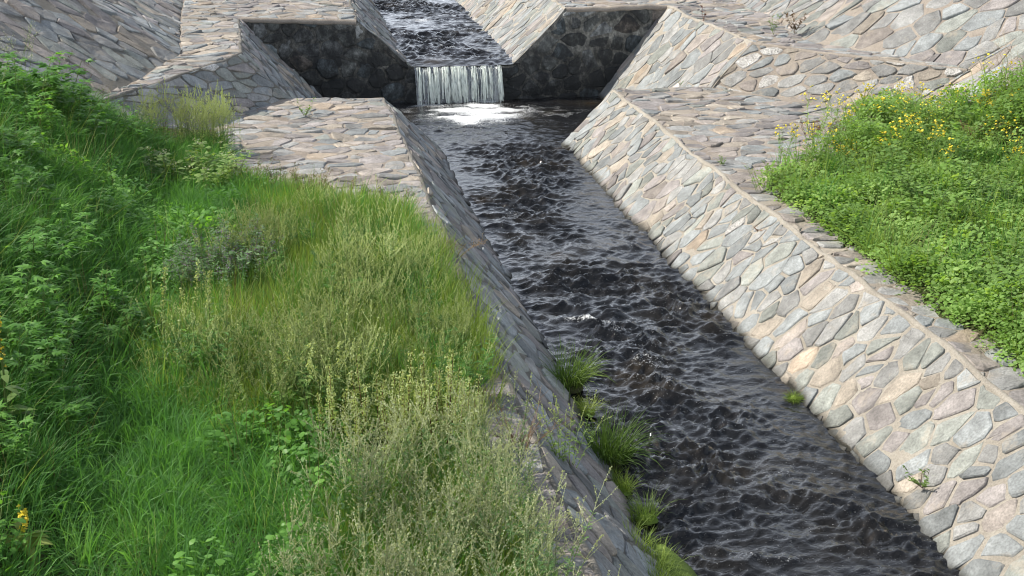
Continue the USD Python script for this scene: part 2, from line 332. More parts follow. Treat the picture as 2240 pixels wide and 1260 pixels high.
def cells(w, h, size, rng, ax=1.0, ang=0.0, relax=1, vary=0.5):
    """Voronoi cells over the w x h rectangle, stretched by ax along ang."""
    ca, sa = math.cos(ang), math.sin(ang)
    R = np.array([[ca, sa], [-sa, ca]]); S = np.diag([1 / math.sqrt(ax), math.sqrt(ax)])
    A = S @ R; Ai = np.linalg.inv(A)
    corners = np.array([[-1, -1], [w + 1, -1], [w + 1, h + 1], [-1, h + 1]]) @ A.T
    lo, hi = corners.min(0), corners.max(0)
    gx, gy = np.meshgrid(np.arange(lo[0], hi[0], size), np.arange(lo[1], hi[1], size * 0.9))
    gx = gx + (np.arange(gx.shape[0]) % 2)[:, None] * size * 0.5
    p = np.stack([gx.ravel(), gy.ravel()], 1) + rng.uniform(-1, 1, (gx.size, 2)) * size * vary
    p = p[rng.random(len(p)) > 0.02]
    back = p @ Ai.T
    p = p[(back[:, 0] > -0.9) & (back[:, 0] < w + 0.9) & (back[:, 1] > -0.9) & (back[:, 1] < h + 0.9)]
    for r in range(relax + 1):
        vo = Voronoi(p)
        polys = {}
        for i, ri in enumerate(vo.point_region):
            reg = vo.regions[ri]
            if reg and -1 not in reg:
                polys[i] = vo.vertices[reg]
        if r < relax:
            q = p.copy()
            for i, poly in polys.items():
                m = poly.mean(0)
                if np.linalg.norm(m - p[i]) < size:
                    q[i] = 0.45 * p[i] + 0.55 * m
            p = q
    return [poly @ Ai.T for poly in polys.values()]

def ring_points(poly, rng, cut=0.22, wob=0.016):
    pts = np.array(poly.exterior.coords)[:-1]
    if len(pts) > 9:
        poly = poly.simplify(0.02); pts = np.array(poly.exterior.coords)[:-1]
    a, b = pts, np.roll(pts, -1, 0)
    l = np.linalg.norm(b - a, axis=1)
    ct = rng.uniform(0.4, 1.5, (len(pts), 2)) * cut
    out = np.empty((2 * len(pts), 2)); out[0::2] = a + (b - a) * ct[:, :1]; out[1::2] = b - (b - a) * ct[:, 1:]
    out += rng.uniform(-1, 1, out.shape) * wob
    if poly.exterior.is_ccw is False:
        out = out[::-1]
    return out

def stones(parent, q, size, seed, mix, origin, looks=None, gap=0.022, h=0.012, hvar=0.008, tilt=0.03, ax=1.25, ang=0.0, clip=None, keep=None, bev=0.014, limit=300, vary=0.5, first=None, cut=0.22, relax=1):
    """Cuts the patch into stones and defines each as a Mesh under parent; those past the limit become one part."""
    rng = np.random.default_rng(seed)
    looks = looks or STONE
    rect = Polygon([(0.008, 0.008), (q.w - 0.008, 0.008), (q.w - 0.008, q.h - 0.008), (0.008, q.h - 0.008)])
    if clip is not None:
        rect = rect.intersection(Polygon(clip).buffer(0))
    kinds, wts = list(mix), np.array(list(mix.values()), float); wts /= wts.sum()
    made = []
    for c in cells(q.w, q.h, size, rng, ax, ang, vary=vary, relax=relax):
        pg = Polygon(c)
        if not pg.intersects(rect):
            continue
        pg = pg.intersection(rect)
        if pg.geom_type != 'Polygon' or pg.area < 0.004:
            continue
        pg = pg.buffer(-gap * rng.uniform(0.55, 1.5), join_style=2)
        if pg.geom_type != 'Polygon' or pg.is_empty or pg.area < 0.25 * size * size * 0.12:
            continue
        o = ring_points(pg, rng, cut)
        ce = o.mean(0)
        if keep is not None and not keep(q.at(ce[0], ce[1])):
            continue
        n = len(o)
        r = np.linalg.norm(o - ce, axis=1, keepdims=True)
        ins = ce + (o - ce) * np.clip(1 - bev * rng.uniform(0.6, 1.8, (n, 1)) / np.maximum(r, 0.03), 0.5, 0.96)
        hh = max(h + rng.normal(0, hvar), min(0.35 * h + 0.005, h + 0.004))
        slope = rng.normal(0, tilt, 2)
        def top(pp): return hh + (pp - ce) @ slope + rng.uniform(-1, 1, len(pp)) * hvar * 0.55
        t2 = top(ins)
        t1 = t2 - bev * rng.uniform(0.5, 1.1, n)
        mid = ce[None] + rng.uniform(-0.12, 0.12, (1, 2)) * r.mean()
        V = np.vstack([q.at(o[:, 0] + (o[:, 0] - ce[0]) * 0.03, o[:, 1] + (o[:, 1] - ce[1]) * 0.03, np.full(n, -0.045)),
                       q.at(o[:, 0], o[:, 1], t1), q.at(ins[:, 0], ins[:, 1], t2), q.at(mid[:, 0], mid[:, 1], top(mid) + rng.uniform(-0.2, 0.9) * hvar)])
        i = np.arange(n); j = (i + 1) % n
        F = np.vstack([np.stack([i, j, n + j], 1), np.stack([i, n + j, n + i], 1), np.stack([n + i, n + j, 2 * n + j], 1), np.stack([n + i, 2 * n + j, 2 * n + i], 1), np.stack([2 * n + i, 2 * n + j, np.full(n, 3 * n)], 1)])
        centre = q.at(ce[0], ce[1])
        dist = np.linalg.norm(centre - np.array([0, 0, 6.0]))
        made.append((pg.area / dist ** 2, V, F, kinds[rng.choice(len(kinds), p=wts)]))
    made.sort(key=lambda m: -m[0])
    for _, V, F, k in made[:limit]:
        part(parent, 'stone', V - origin, F, looks[k])
    rest = made[limit:]
    if rest:
        for k in kinds:
            sel = [m for m in rest if m[3] == k]
            if sel:
                off = np.cumsum([0] + [len(m[1]) for m in sel])
                part(parent, 'distant_stones', np.vstack([m[1] for m in sel]) - origin, np.vstack([m[2] + o for m, o in zip(sel, off)]), looks[k], kind='stuff')
    return len(made)

def plain(parent, name, q, material, origin):
    part(parent, name, np.array(q.c) - origin, np.array([[0, 1, 2, 3]]), material)

def coping(t, pts, r, material, origin, seed=0):
    # rounded mortar edge along a wall top
    pts = np.asarray(pts, float); L = np.linalg.norm(pts[-1] - pts[0]); n = max(3, int(L / 0.12))
    p = pts[0] + (pts[-1] - pts[0]) * np.linspace(0, 1, n + 1)[:, None]
    p = p + warp(p) - np.array([0, 0, r * 0.72])
    d = unit(np.gradient(p, axis=0)); a = unit(np.cross(d, [0, 0, 1.0])); b = np.cross(a, d)
    ang = np.arange(10) * 2 * np.pi / 10
    rr = r * (0.78 + 0.55 * fbm(np.concatenate([p[:, None].repeat(10, 1) * 5 + np.stack([np.cos(ang), np.sin(ang), 0 * ang], -1)[None] * 0.8], 0), 3, seed))[..., None]
    V = p[:, None] + rr * (np.cos(ang)[None, :, None] * a[:, None] + np.sin(ang)[None, :, None] * b[:, None])
    i, j = np.meshgrid(np.arange(n), np.arange(10), indexing='ij')
    F = np.stack([i * 10 + j, i * 10 + (j + 1) % 10, (i + 1) * 10 + (j + 1) % 10, (i + 1) * 10 + j], -1).reshape(-1, 4)
    V = V.reshape(-1, 3)
    part(t, 'coping', V - origin, F, material, N=smooth_normals(V, F))

TOT = {}
def wall(name, label, category, patches, origin, mix, mort, kind=None, limit=300, cope=(), **kw):
    """patches: list of (Quad, options). One thing made of mortar sheets and stones."""
    origin = np.array(origin, float)
    t = thing(name, label, category, origin, kind=kind)
    left = limit
    for k, (q, o) in enumerate(patches):
        o = {**kw, **o}
        mortar(t, q, mort, origin, seed=k, step=o.pop('step', 0.12), amp=o.pop('amp', 0.012))
        if o.pop('bare', False):
            continue
        n = stones(t, q, origin=origin, mix=mix, limit=max(left, 0), **o)
        left -= n
    for c in cope:
        coping(t, c, 0.042, mort, origin)
    TOT[name] = limit - left
    return t

BL, BR = 2.0, 6.43          # top edges of the lower channel walls
ZU = 1.9
# channel walls (45 degrees), water at z = 0
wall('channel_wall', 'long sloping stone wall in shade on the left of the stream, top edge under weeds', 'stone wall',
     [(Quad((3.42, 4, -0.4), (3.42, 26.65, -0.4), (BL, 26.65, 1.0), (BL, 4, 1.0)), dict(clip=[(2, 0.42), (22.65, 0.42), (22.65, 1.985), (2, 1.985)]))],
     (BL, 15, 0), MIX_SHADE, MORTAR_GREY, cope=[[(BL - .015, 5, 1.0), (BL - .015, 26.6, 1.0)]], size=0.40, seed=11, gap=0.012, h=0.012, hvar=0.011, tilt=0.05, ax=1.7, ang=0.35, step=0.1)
wall('channel_wall', 'long sunlit sloping stone wall along the right bank of the stream, pale mortar joints', 'stone wall',
     [(Quad((5.0, 26.65, -0.4), (5.0, 4, -0.4), (BR, 4, 1.0), (BR, 26.65, 1.0)), dict(clip=[(0, 0.42), (20, 0.42), (20, 1.985), (0, 1.985)]))],
     (BR, 15, 0), MIX_WALL, MORTAR_TAN, cope=[[(BR + .015, 5, 1.0), (BR + .015, 26.6, 1.0)]], size=0.335, seed=12, amp=0.009, gap=0.0155, h=0.013, hvar=0.008, tilt=0.028, ax=1.35, ang=1.3, step=0.08, vary=0.85, cut=0.13, relax=1)

# lower benches, level at z = 1
def flat(x0, y0, x1, y1, z):
    return Quad((x0, y0, z), (x1, y0, z), (x1, y1, z), (x0, y1, z))
ql = flat(-1.9, 4, BL, 26.7, 1.0)
cl = [(x + 1.9, y - 4) for x, y in [(-1.75, 24.4), (-0.93, 25.35), (0.25, 26.66), (1.99, 26.66), (1.99, 5), (1.0, 5), (1.0, 17.5), (-1.9, 19.6), (-1.9, 24)]]
wall('pavement', 'left stone paved ledge beside the stream, rough slabs in pinkish mortar, weeds on its near half', 'paving', [(ql, dict(clip=cl))], (0, 15, 1), MIX_BENCH, MORTAR_BENCH, kind='structure',
     size=0.37, seed=21, gap=0.012, h=0.009, hvar=0.011, tilt=0.055, vary=0.85, cut=0.15, relax=1, ax=1.3, ang=0.1, bev=0.02)
qr = flat(BR, 4, 11.6, 26.7, 1.0)
cr = [(x - BR, y - 4) for x, y in [(BR + .01, 6), (7.1, 6), (7.1, 18), (9.5, 19.3), (11.2, 21), (11.2, 23.4), (9.47, 24.9), (8.42, 26.66), (BR + .01, 26.66)]]
wall('pavement', 'right stone paved ledge beside the stream, slabs ending at flowering weeds', 'paving', [(qr, dict(clip=cr))], (9, 15, 1), MIX_BENCH, MORTAR_BENCH, kind='structure',
     size=0.37, seed=22, gap=0.012, h=0.009, hvar=0.011, tilt=0.055, vary=0.85, cut=0.15, relax=1, ax=1.3, ang=0.1, bev=0.02)

# weir across the stream
YW = 31.3
t = thing('weir', 'dark wet stone weir wall, black algae and white lime streaks, notched for the waterfall', 'weir', (4, YW, 0))
o = np.array((4, YW, 0.0))
def vq(xa, xb, za, xc, xd, zb, y=YW):
    return Quad((xa, y, za), (xb, y, za), (xd, y, zb), (xc, y, zb))
for k, q in enumerate([vq(-1.2, 2.87, -0.5, -1.2, 2.87, 0.8), Quad((-1.2, YW, 0.8), (2.87, YW, 0.8), (1.77, YW, 1.86), (-1.2, YW, 1.985)), vq(2.87, 5.24, -0.5, 2.87, 5.24, 0.785), vq(5.24, 9.3, -0.5, 5.24, 9.3, 0.8), Quad((5.24, YW, 0.8), (9.3, YW, 0.8), (9.3, YW, 2.03), (6.42, YW, 1.965))]):
    mortar(t, q, WEIR_MORTAR, o, step=0.08, amp=0.02, seed=30 + k)
qw = Quad((-1.2, YW, -0.2), (9.3, YW, -0.2), (9.3, YW, 2.05), (-1.2, YW, 2.05))
stones(t, qw, 0.42, 31, MIX_WEIR, o, looks=WEIR, gap=0.016, h=0.012, hvar=0.014, tilt=0.04, ax=1.2, bev=0.03,
       clip=[(x + 1.2, z + 0.2) for x, z in [(-1.2, -0.2), (9.3, -0.2), (9.3, 1.97), (6.43, 1.93), (5.26, 0.76), (2.85, 0.76), (1.76, 1.83), (-1.2, 1.93)]])
coping(t, [(-0.75, YW + .02, 1.965), (1.76, YW + .02, 1.855)], 0.06, MORTAR_BENCH, o)
coping(t, [(6.44, YW + .02, 1.965), (8.74, YW + .02, 2.02)], 0.06, MORTAR_BENCH, o)
plain(t, 'crest', Quad((2.85, YW, 0.74), (5.26, YW, 0.74), (5.3, 34, 0.76), (2.8, 34, 0.76)), WEIR_MORTAR, o)

# pool sides
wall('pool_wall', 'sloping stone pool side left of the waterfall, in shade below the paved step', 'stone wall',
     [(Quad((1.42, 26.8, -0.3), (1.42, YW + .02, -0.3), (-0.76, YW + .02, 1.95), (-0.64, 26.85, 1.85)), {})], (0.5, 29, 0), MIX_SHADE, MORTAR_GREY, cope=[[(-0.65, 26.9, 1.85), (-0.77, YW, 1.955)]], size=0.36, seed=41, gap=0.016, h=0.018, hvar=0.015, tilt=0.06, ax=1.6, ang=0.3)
wall('pool_wall', 'sunlit sloping stone pool side right of the waterfall, meeting the dark weir wall', 'stone wall',
     [(Quad((6.96, YW + .02, -0.3), (7.3, 26.65, -0.3), (9.2, 26.6, 1.85), (8.74, YW + .02, 2.02)), {})], (8, 29, 0), MIX_WALL, MORTAR_TAN, cope=[[(9.21, 26.65, 1.85), (8.75, YW, 2.02)]], size=0.42, seed=42, vary=0.85, cut=0.13, relax=1, gap=0.011, h=0.01, hvar=0.008, ax=1.6, ang=1.2)
# oblique wing walls
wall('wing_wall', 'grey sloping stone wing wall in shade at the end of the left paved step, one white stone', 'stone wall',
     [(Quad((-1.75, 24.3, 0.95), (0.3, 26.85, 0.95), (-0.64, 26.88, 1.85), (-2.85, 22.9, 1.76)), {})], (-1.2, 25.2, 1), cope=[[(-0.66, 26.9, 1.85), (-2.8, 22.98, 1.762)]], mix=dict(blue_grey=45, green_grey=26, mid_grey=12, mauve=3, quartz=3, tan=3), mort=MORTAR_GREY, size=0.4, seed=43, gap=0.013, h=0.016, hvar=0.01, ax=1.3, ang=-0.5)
wall('wing_wall', 'sloping stone wing wall at the end of the right paved step, rounded stones, two speckled white ones', 'stone wall',
     [(Quad((8.4, 26.7, 0.95), (11.1, 23.5, 0.95), (12.1, 23.3, 1.8), (9.19, 26.62, 1.85)), {})], (10.3, 25, 1), cope=[[(9.2, 26.64, 1.85), (12.05, 23.36, 1.8)]], mix=dict(mid_grey=34, blue_grey=16, mauve=16, tan=12, pinkish=10, quartz=10, green_grey=8), mort=MORTAR_BENCH, size=0.36, seed=44, gap=0.018, h=0.02, hvar=0.012, ax=1.25, ang=0.5, cut=0.3)

# upper benches
wall('paved_step', 'left upper paved step with sunlit slabs, running back beside the weir', 'paving', [
    (Quad((-1.78, 26.9, 1.85), (-0.64, 26.88, 1.85), (-0.76, YW, 1.96), (-1.95, YW, 1.98)), dict(seed=51)),
    (Quad((-1.95, YW, 1.98), (1.77, YW, 1.86), (1.97, 46, 1.92), (-2.5, 46, 2.0)), dict(seed=52)),
    (Quad((-2.86, 22.88, 1.76), (-2.78, 22.95, 1.76), (-0.64, 26.88, 1.85), (-1.78, 26.9, 1.85)), dict(seed=53, size=0.32))],
    (0, 30, 1.9), MIX_BENCH, MORTAR_BENCH, kind='structure', size=0.37, gap=0.012, h=0.009, hvar=0.011, tilt=0.055, vary=0.85, cut=0.15, relax=1, ax=1.3, ang=0.1, bev=0.02)
wall('paved_step', 'right upper paved step with grey slabs, a dry weed growing on it', 'paving', [
    (Quad((9.19, 26.62, 1.85), (10.45, 26.8, 1.85), (10.6, YW, 2.0), (8.74, YW, 2.02)), dict(seed=54)),
    (Quad((6.43, YW, 1.96), (10.6, YW, 2.0), (11.3, 46, 2.0), (6.6, 46, 1.98)), dict(seed=55)),
    (Quad((9.19, 26.62, 1.85), (12.02, 23.4, 1.8), (12.1, 23.35, 1.8), (10.45, 26.8, 1.85)), dict(seed=56, size=0.32))],
    (9, 30, 1.9), MIX_BENCH, MORTAR_BENCH, kind='structure', size=0.37, gap=0.012, h=0.009, hvar=0.011, tilt=0.055, vary=0.85, cut=0.15, relax=1, ax=1.3, ang=0.1, bev=0.02)
# upper channel walls
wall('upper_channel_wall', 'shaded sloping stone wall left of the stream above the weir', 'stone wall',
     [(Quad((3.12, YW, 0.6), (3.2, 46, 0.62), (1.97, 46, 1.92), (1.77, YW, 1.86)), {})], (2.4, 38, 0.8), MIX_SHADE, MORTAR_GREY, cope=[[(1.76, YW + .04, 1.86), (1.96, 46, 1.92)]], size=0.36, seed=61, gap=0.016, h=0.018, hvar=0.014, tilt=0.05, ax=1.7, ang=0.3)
wall('upper_channel_wall', 'sunlit sloping stone wall right of the stream above the weir', 'stone wall',
     [(Quad((5.24, 46, 0.62), (5.0, YW, 0.6), (6.43, YW, 1.96), (6.6, 46, 1.98)), {})], (5.9, 38, 0.8), MIX_WALL, MORTAR_TAN, cope=[[(6.44, YW + .04, 1.96), (6.61, 46, 1.98)]], size=0.38, seed=62, vary=0.85, cut=0.13, relax=1, gap=0.011, h=0.01, hvar=0.008, ax=1.5, ang=1.2)

# embankments: lines of the slope foot at z = 1, rising 0.62 m per metre outwards
def Xe(y, side):
    if side < 0:
        return np.interp(y, [22.9, 27, 46], [-1.67, -0.38, -1.1])
    return np.interp(y, [23.5, 26.8, 46], [10.87, 8.95, 10.2])
def ep(y, z, side):
    return (float(Xe(y, side) + side * (z - 1) / 0.62), y, z)
ZT = 5.2
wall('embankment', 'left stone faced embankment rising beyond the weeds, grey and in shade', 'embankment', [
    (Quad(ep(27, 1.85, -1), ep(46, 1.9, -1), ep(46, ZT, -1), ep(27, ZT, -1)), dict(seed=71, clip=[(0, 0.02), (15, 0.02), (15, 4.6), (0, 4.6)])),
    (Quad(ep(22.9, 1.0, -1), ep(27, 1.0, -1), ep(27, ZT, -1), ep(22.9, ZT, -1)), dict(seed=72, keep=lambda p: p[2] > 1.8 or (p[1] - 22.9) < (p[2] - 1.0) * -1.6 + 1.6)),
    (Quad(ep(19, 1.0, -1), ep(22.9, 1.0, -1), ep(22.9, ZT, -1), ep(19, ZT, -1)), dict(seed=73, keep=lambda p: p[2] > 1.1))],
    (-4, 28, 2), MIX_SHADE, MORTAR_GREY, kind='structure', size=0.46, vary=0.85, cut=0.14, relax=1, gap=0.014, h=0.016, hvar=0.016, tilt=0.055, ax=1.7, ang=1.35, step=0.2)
wall('embankment', 'right stone faced embankment rising in the sun behind the yellow flowering weeds', 'embankment', [
    (Quad(ep(26.8, 1.0, 1), ep(23.5, 1.0, 1), ep(23.5, ZT, 1), ep(26.8, ZT, 1)), dict(seed=74, keep=lambda p: p[2] > 1.75 or p[1] < 24.2)),
    (Quad(ep(23.5, 1.0, 1), ep(19, 1.0, 1), ep(19, ZT, 1), ep(23.5, ZT, 1)), dict(seed=75, keep=lambda p: p[2] > 1.1)),
    (Quad(ep(46, 1.95, 1), ep(26.8, 1.85, 1), ep(26.8, ZT, 1), ep(46, ZT, 1)), dict(seed=76, clip=[(5, 0.02), (19.2, 0.02), (19.2, 4.6), (5, 4.6)]))],
    (14, 28, 2), dict(mid_grey=34, blue_grey=14, mauve=20, green_grey=10, tan=9, pinkish=7, orange=1), MORTAR_BENCH, kind='structure', size=0.5, vary=0.85, cut=0.14, relax=1, gap=0.013, h=0.014, hvar=0.01, tilt=0.035, ax=1.6, ang=1.75, step=0.2)

# ------------------------------------------------------------------ terrain
def gz(x, y):
    x, y = np.asarray(x, float), np.asarray(y, float)
    a = 1 + (Xe(y, -1) - x) * 0.62
    b = 1 + (x - Xe(y, 1)) * 0.62
    return np.minimum(np.maximum(1.0, np.maximum(a, b)), ZT)

# soil where weeds grow: a sheet that thins out towards the paving
def sheet(name, poly, step, thick, label, base=-0.03):
    pg = Polygon(poly)
    x0, y0, x1, y1 = pg.bounds
    X, Y = np.meshgrid(np.arange(x0, x1 + step, step), np.arange(y0, y1 + step, step), indexing='ij')
    d = np.array([pg.exterior.distance(Point(a, b)) * (1 if pg.contains(Point(a, b)) else -1) for a, b in zip(X.ravel(), Y.ravel())]).reshape(X.shape)
    d = d + (nz(X * 1.7, Y * 1.7, 0, 5) - 0.5) * 0.35
    Z = gz(X, Y) + base + thick * sstep(-0.05, 0.5, d) * (0.6 + 0.8 * nz(X * 1.3, Y * 1.3, 0, 9))
    nx, ny = X.shape
    i, j = np.meshgrid(np.arange(nx - 1), np.arange(ny - 1), indexing='ij')
    k = (i * ny + j).ravel()
    F = np.stack([k, k + ny, k + ny + 1, k + 1], 1)
    F = F[(d.ravel()[F] > -0.3).all(1)]
    use = np.unique(F); re_ = np.full(X.size, -1); re_[use] = np.arange(len(use))
    V = np.stack([X, Y, Z], -1).reshape(-1, 3)[use]
    single(name, V, re_[F], SOIL, label, 'soil', 'structure', smooth=True)
LEFT = [(-0.95, 25.0), (-0.7, 21.6), (-0.15, 19.9), (0.5, 19.1), (1.6, 18.3), (1.62, 15.57), (1.72, 13.96), (1.6, 12.38), (1.5, 11.29), (1.48, 10.52), (1.5, 9.52), (1.46, 8.55), (1.5, 5), (-4.6, 5), (-4.6, 18), (-4.2, 21), (-3.4, 22.6), (-2.2, 22.9), (-1.5, 24.2)]
RIGHT = [(6.75, 18.9), (7.6, 20.0), (8.43, 20.7), (9.0, 21.9), (10.07, 22.7), (11.3, 22.6), (12.0, 22.0), (13.2, 21.3), (13.8, 19), (13.8, 5), (6.72, 5), (6.72, 11.0), (6.7, 14.4), (6.68, 17.7)]
sheet('soil', LEFT, 0.15, 0.13, 'dark soil under the weeds on the left bank')
sheet('soil', RIGHT, 0.15, 0.13, 'dark soil under the weeds on the right bank')
# slopes outside the stone facing, and the land beyond
def strip(pts_a, pts_b):
    n = len(pts_a)
    V = np.vstack([pts_a, pts_b]); i = np.arange(n - 1)
    return V, np.stack([i, i + 1, n + i + 1, n + i], 1)
ys = [-60, 4, 19.02, 22.9, 23.5, 26.8, 27, 46, 90]
gV, gF, off = [], [], 0
for side in (-1, 1):
    crest = np.array([ep(min(max(y, -60), 90), ZT - 0.02, side) for y in ys], float)
    far = crest + np.array([side * 400.0, 0, 1.0])
    foot = np.array([ep(y, 0.985, side) for y in ys[:3]], float)
    for a, b in ((crest, far), (foot, crest[:3])):
        V, F = strip(a, b)
        if side > 0: F = F[:, ::-1]
        gV.append(V); gF.append(F[:, ::-1] if False else F); off += 0
offs = np.cumsum([0] + [len(v) for v in gV])
single('ground', np.vstack(gV), np.vstack([f + o for f, o in zip(gF, offs)]), SOIL, 'grassy land beyond the embankments', 'ground', 'structure')

# ------------------------------------------------------------------ water
def waves(x, y, gain=1.0):
    """Height of the running stream: standing ridges across the flow, slanting ripples, fine chop."""
    wx = x + 0.35 * (nz(x * 1.1, y * 0.9, 3.1, 71) - 0.5)
    wy = y + 0.6 * (nz(x * 0.9, y * 0.8, 8.7, 72) - 0.5)
    amp = 0.22 + 1.25 * sstep(0.34, 0.68, nz(x * 0.75, y * 0.5, 1.7, 73, 3))
    def ridge(a, fx, fy, seed):
        u, v = wx * math.cos(a) - wy * math.sin(a), wx * math.sin(a) + wy * math.cos(a)
        return 1 - np.abs(2 * nz(u * fx, v * fy, 0.5 * seed, seed, 2) - 1) * 1.6
    near = sstep(19.0, 11.0, y)
    h = (0.065 * ridge(0.12, 1.5, 3.1, 74) ** 2 + 0.045 * ridge(-0.65, 2.0, 4.6, 75) ** 2) * (1 - 0.1 * near) + 0.04 * (1 + 0.5 * near) * ridge(0.75, 2.2, 5.0, 76) ** 2
    h = h + (0.02 * ridge(0.3, 4.0, 8.0, 77) ** 2 + 0.010 * ridge(-0.35, 6.0, 11, 79)) * (1 + 1.6 * near) + 0.045 * near * ridge(-0.8, 3.6, 6.5, 80) ** 3
    return (h - 0.08) * amp * gain

def surface(X, Y, Z, ok, foam, name, label):
    nx, ny = X.shape
    i, j = np.meshgrid(np.arange(nx - 1), np.arange(ny - 1), indexing='ij')
    k = (i * ny + j).ravel()
    F = np.stack([k, k + ny, k + ny + 1, k + 1], 1)
    F = F[ok.ravel()[F].all(1)]
    use = np.unique(F); re = np.full(X.size, -1); re[use] = np.arange(len(use))
    V = np.stack([X, Y, Z], -1).reshape(-1, 3)[use]
    single(name, V, re[F], WATER, label, 'stream', 'structure', smooth=True, primvars={'foam': foam.ravel()[use]})

xs, ysw = np.arange(0.9, 7.9, 0.03), np.concatenate([np.arange(4.5, 26, 0.03), np.arange(26, YW + 0.03, 0.035)])
X, Y = np.meshgrid(xs, ysw, indexing='ij')
calm = sstep(25.5, 27.5, Y)
gain = (1 - 0.72 * calm) * (0.45 + 0.55 * sstep(2.95, 3.35, X + 3 * calm) * sstep(5.45, 5.05, X - 3 * calm))
gain = gain * (1 - 0.75 * np.exp(-((X - 4.8) / 0.5) ** 2 - ((Y - 20.3) / 2.6) ** 2)) * (1 - 0.6 * np.exp(-((X - 3.5) / 0.5) ** 2 - ((Y - 24.0) / 2.6) ** 2)) * (1 - 0.5 * np.exp(-((X - 3.3) / 0.3) ** 2 - ((Y - 18.2) / 1.6) ** 2)) * (0.95 + 0.27 * sstep(10, 18, Y) * sstep(26, 22, Y))
Hh = waves(X, Y)
Z = Hh * gain
# boil below the fall
dxf, dyf = (X - 4.0) / 0.95, (Y - 30.0) / 1.35
boil = np.exp(-(dxf ** 2 + dyf ** 2) ** 1.3)
Z = Z + boil * (0.04 + 0.06 * (nz(X * 5, Y * 5, 2.2, 81) - 0.4)) + 0.012 * np.sin(np.hypot(X - 4, (Y - 30.6)) * 9) * np.exp(-((np.hypot(X - 4, Y - 30.6) - 1.7) / 0.9) ** 2)
rag = nz(X * 1.3, Y * 2.6, 4.4, 82, 4)
foam = 1.5 * np.exp(-((dxf ** 2 + dyf ** 2) ** 1.1)) * (0.25 + 1.2 * sstep(0.3, 0.66, rag)) + 0.42 * sstep(1.9, 0.8, np.hypot(X - 4.1, (Y - 30.3) * 1.1)) * sstep(0.46, 0.62, rag)
foam += 0.42 * sstep(0.56, 0.62, nz(X * 3.5, Y * 7, 1.1, 83, 3)) * np.exp(-((X - 6.0) / 0.75) ** 2 - ((Y - 29.6) / 1.0) ** 2)
# broken crests
crest = 0.35 * sstep(0.06, 0.1, Z) * sstep(0.55, 0.7, nz(X * 0.9, Y * 1.1, 6.6, 84, 2)) * (1 - calm)
for fx, fy, sx, sy, a in [(3.72, 16.35, 0.40, 0.07, 1.35), (3.95, 16.05, 0.08, 0.12, 0.6), (4.15, 14.8, 0.22, 0.05, 0.3), (3.62, 21.6, 0.18, 0.12, 0.5), (4.62, 18.4, 0.3, 0.05, 0.5), (4.55, 11.95, 0.2, 0.05, 0.5), (3.9, 10.3, 0.35, 0.05, 0.5)]:
    bend = 0.12 * np.sin((X - fx) * 5 + fx)
    g = np.exp(-((X - fx) / sx) ** 2 - ((Y - fy - bend) / sy) ** 2)
    Z = Z + 0.05 * g * min(a, 1) * (sx > 0.2); crest = crest + 0.85 * a * g * (0.1 + 1.3 * nz(X * 9, Y * 14, 3, 85, 3))
foam = np.clip(foam + 0.95 * crest, 0, 1.6)
lw = np.where(Y < 26.62, 3.02, 1.13) - 0.13 ; rw = np.where(Y < 26.62, 5.40, 7.25) + 0.13
ok = (X > lw) & (X < rw)
surface(X, Y, Z, ok, foam, 'stream_water', 'dark running stream between the stone walls, white foam below the fall')
xs, ysw = np.arange(2.5, 5.9, 0.04), np.arange(YW - 0.06, 47, 0.045)
X, Y = np.meshgrid(xs, ysw, indexing='ij')
Z = 0.85 - 0.06 * sstep(31.9, 31.26, Y) + waves(X + 31, Y + 7) * 0.95 * (0.3 + 0.7 * sstep(31.3, 32.6, Y))
foam = 0.5 * sstep(0.05, 0.085, Z - 0.87) * sstep(0.5, 0.6, nz(X, Y, 2, 87)) + 0.7 * np.exp(-((X - 3.9) / 0.3) ** 2 - ((Y - 38.5) / 0.35) ** 2)
ok = (X > 2.72) & (X < 5.42)
surface(X, Y, Z, ok, np.clip(foam, 0, 1.4), 'stream_water', 'stream above the weir with broken ripples')
V = np.array([(1.1, 4, -0.42), (7.4, 4, -0.42), (7.4, YW, -0.42), (1.1, YW, -0.42), (2.9, YW, 0.58), (5.3, YW, 0.58), (5.4, 47, 0.6), (2.9, 47, 0.6)], float)
single('stream_bed', V, np.array([[0, 1, 2, 3], [4, 5, 6, 7]]), BED, 'dark stream bed', 'stream bed', 'structure')

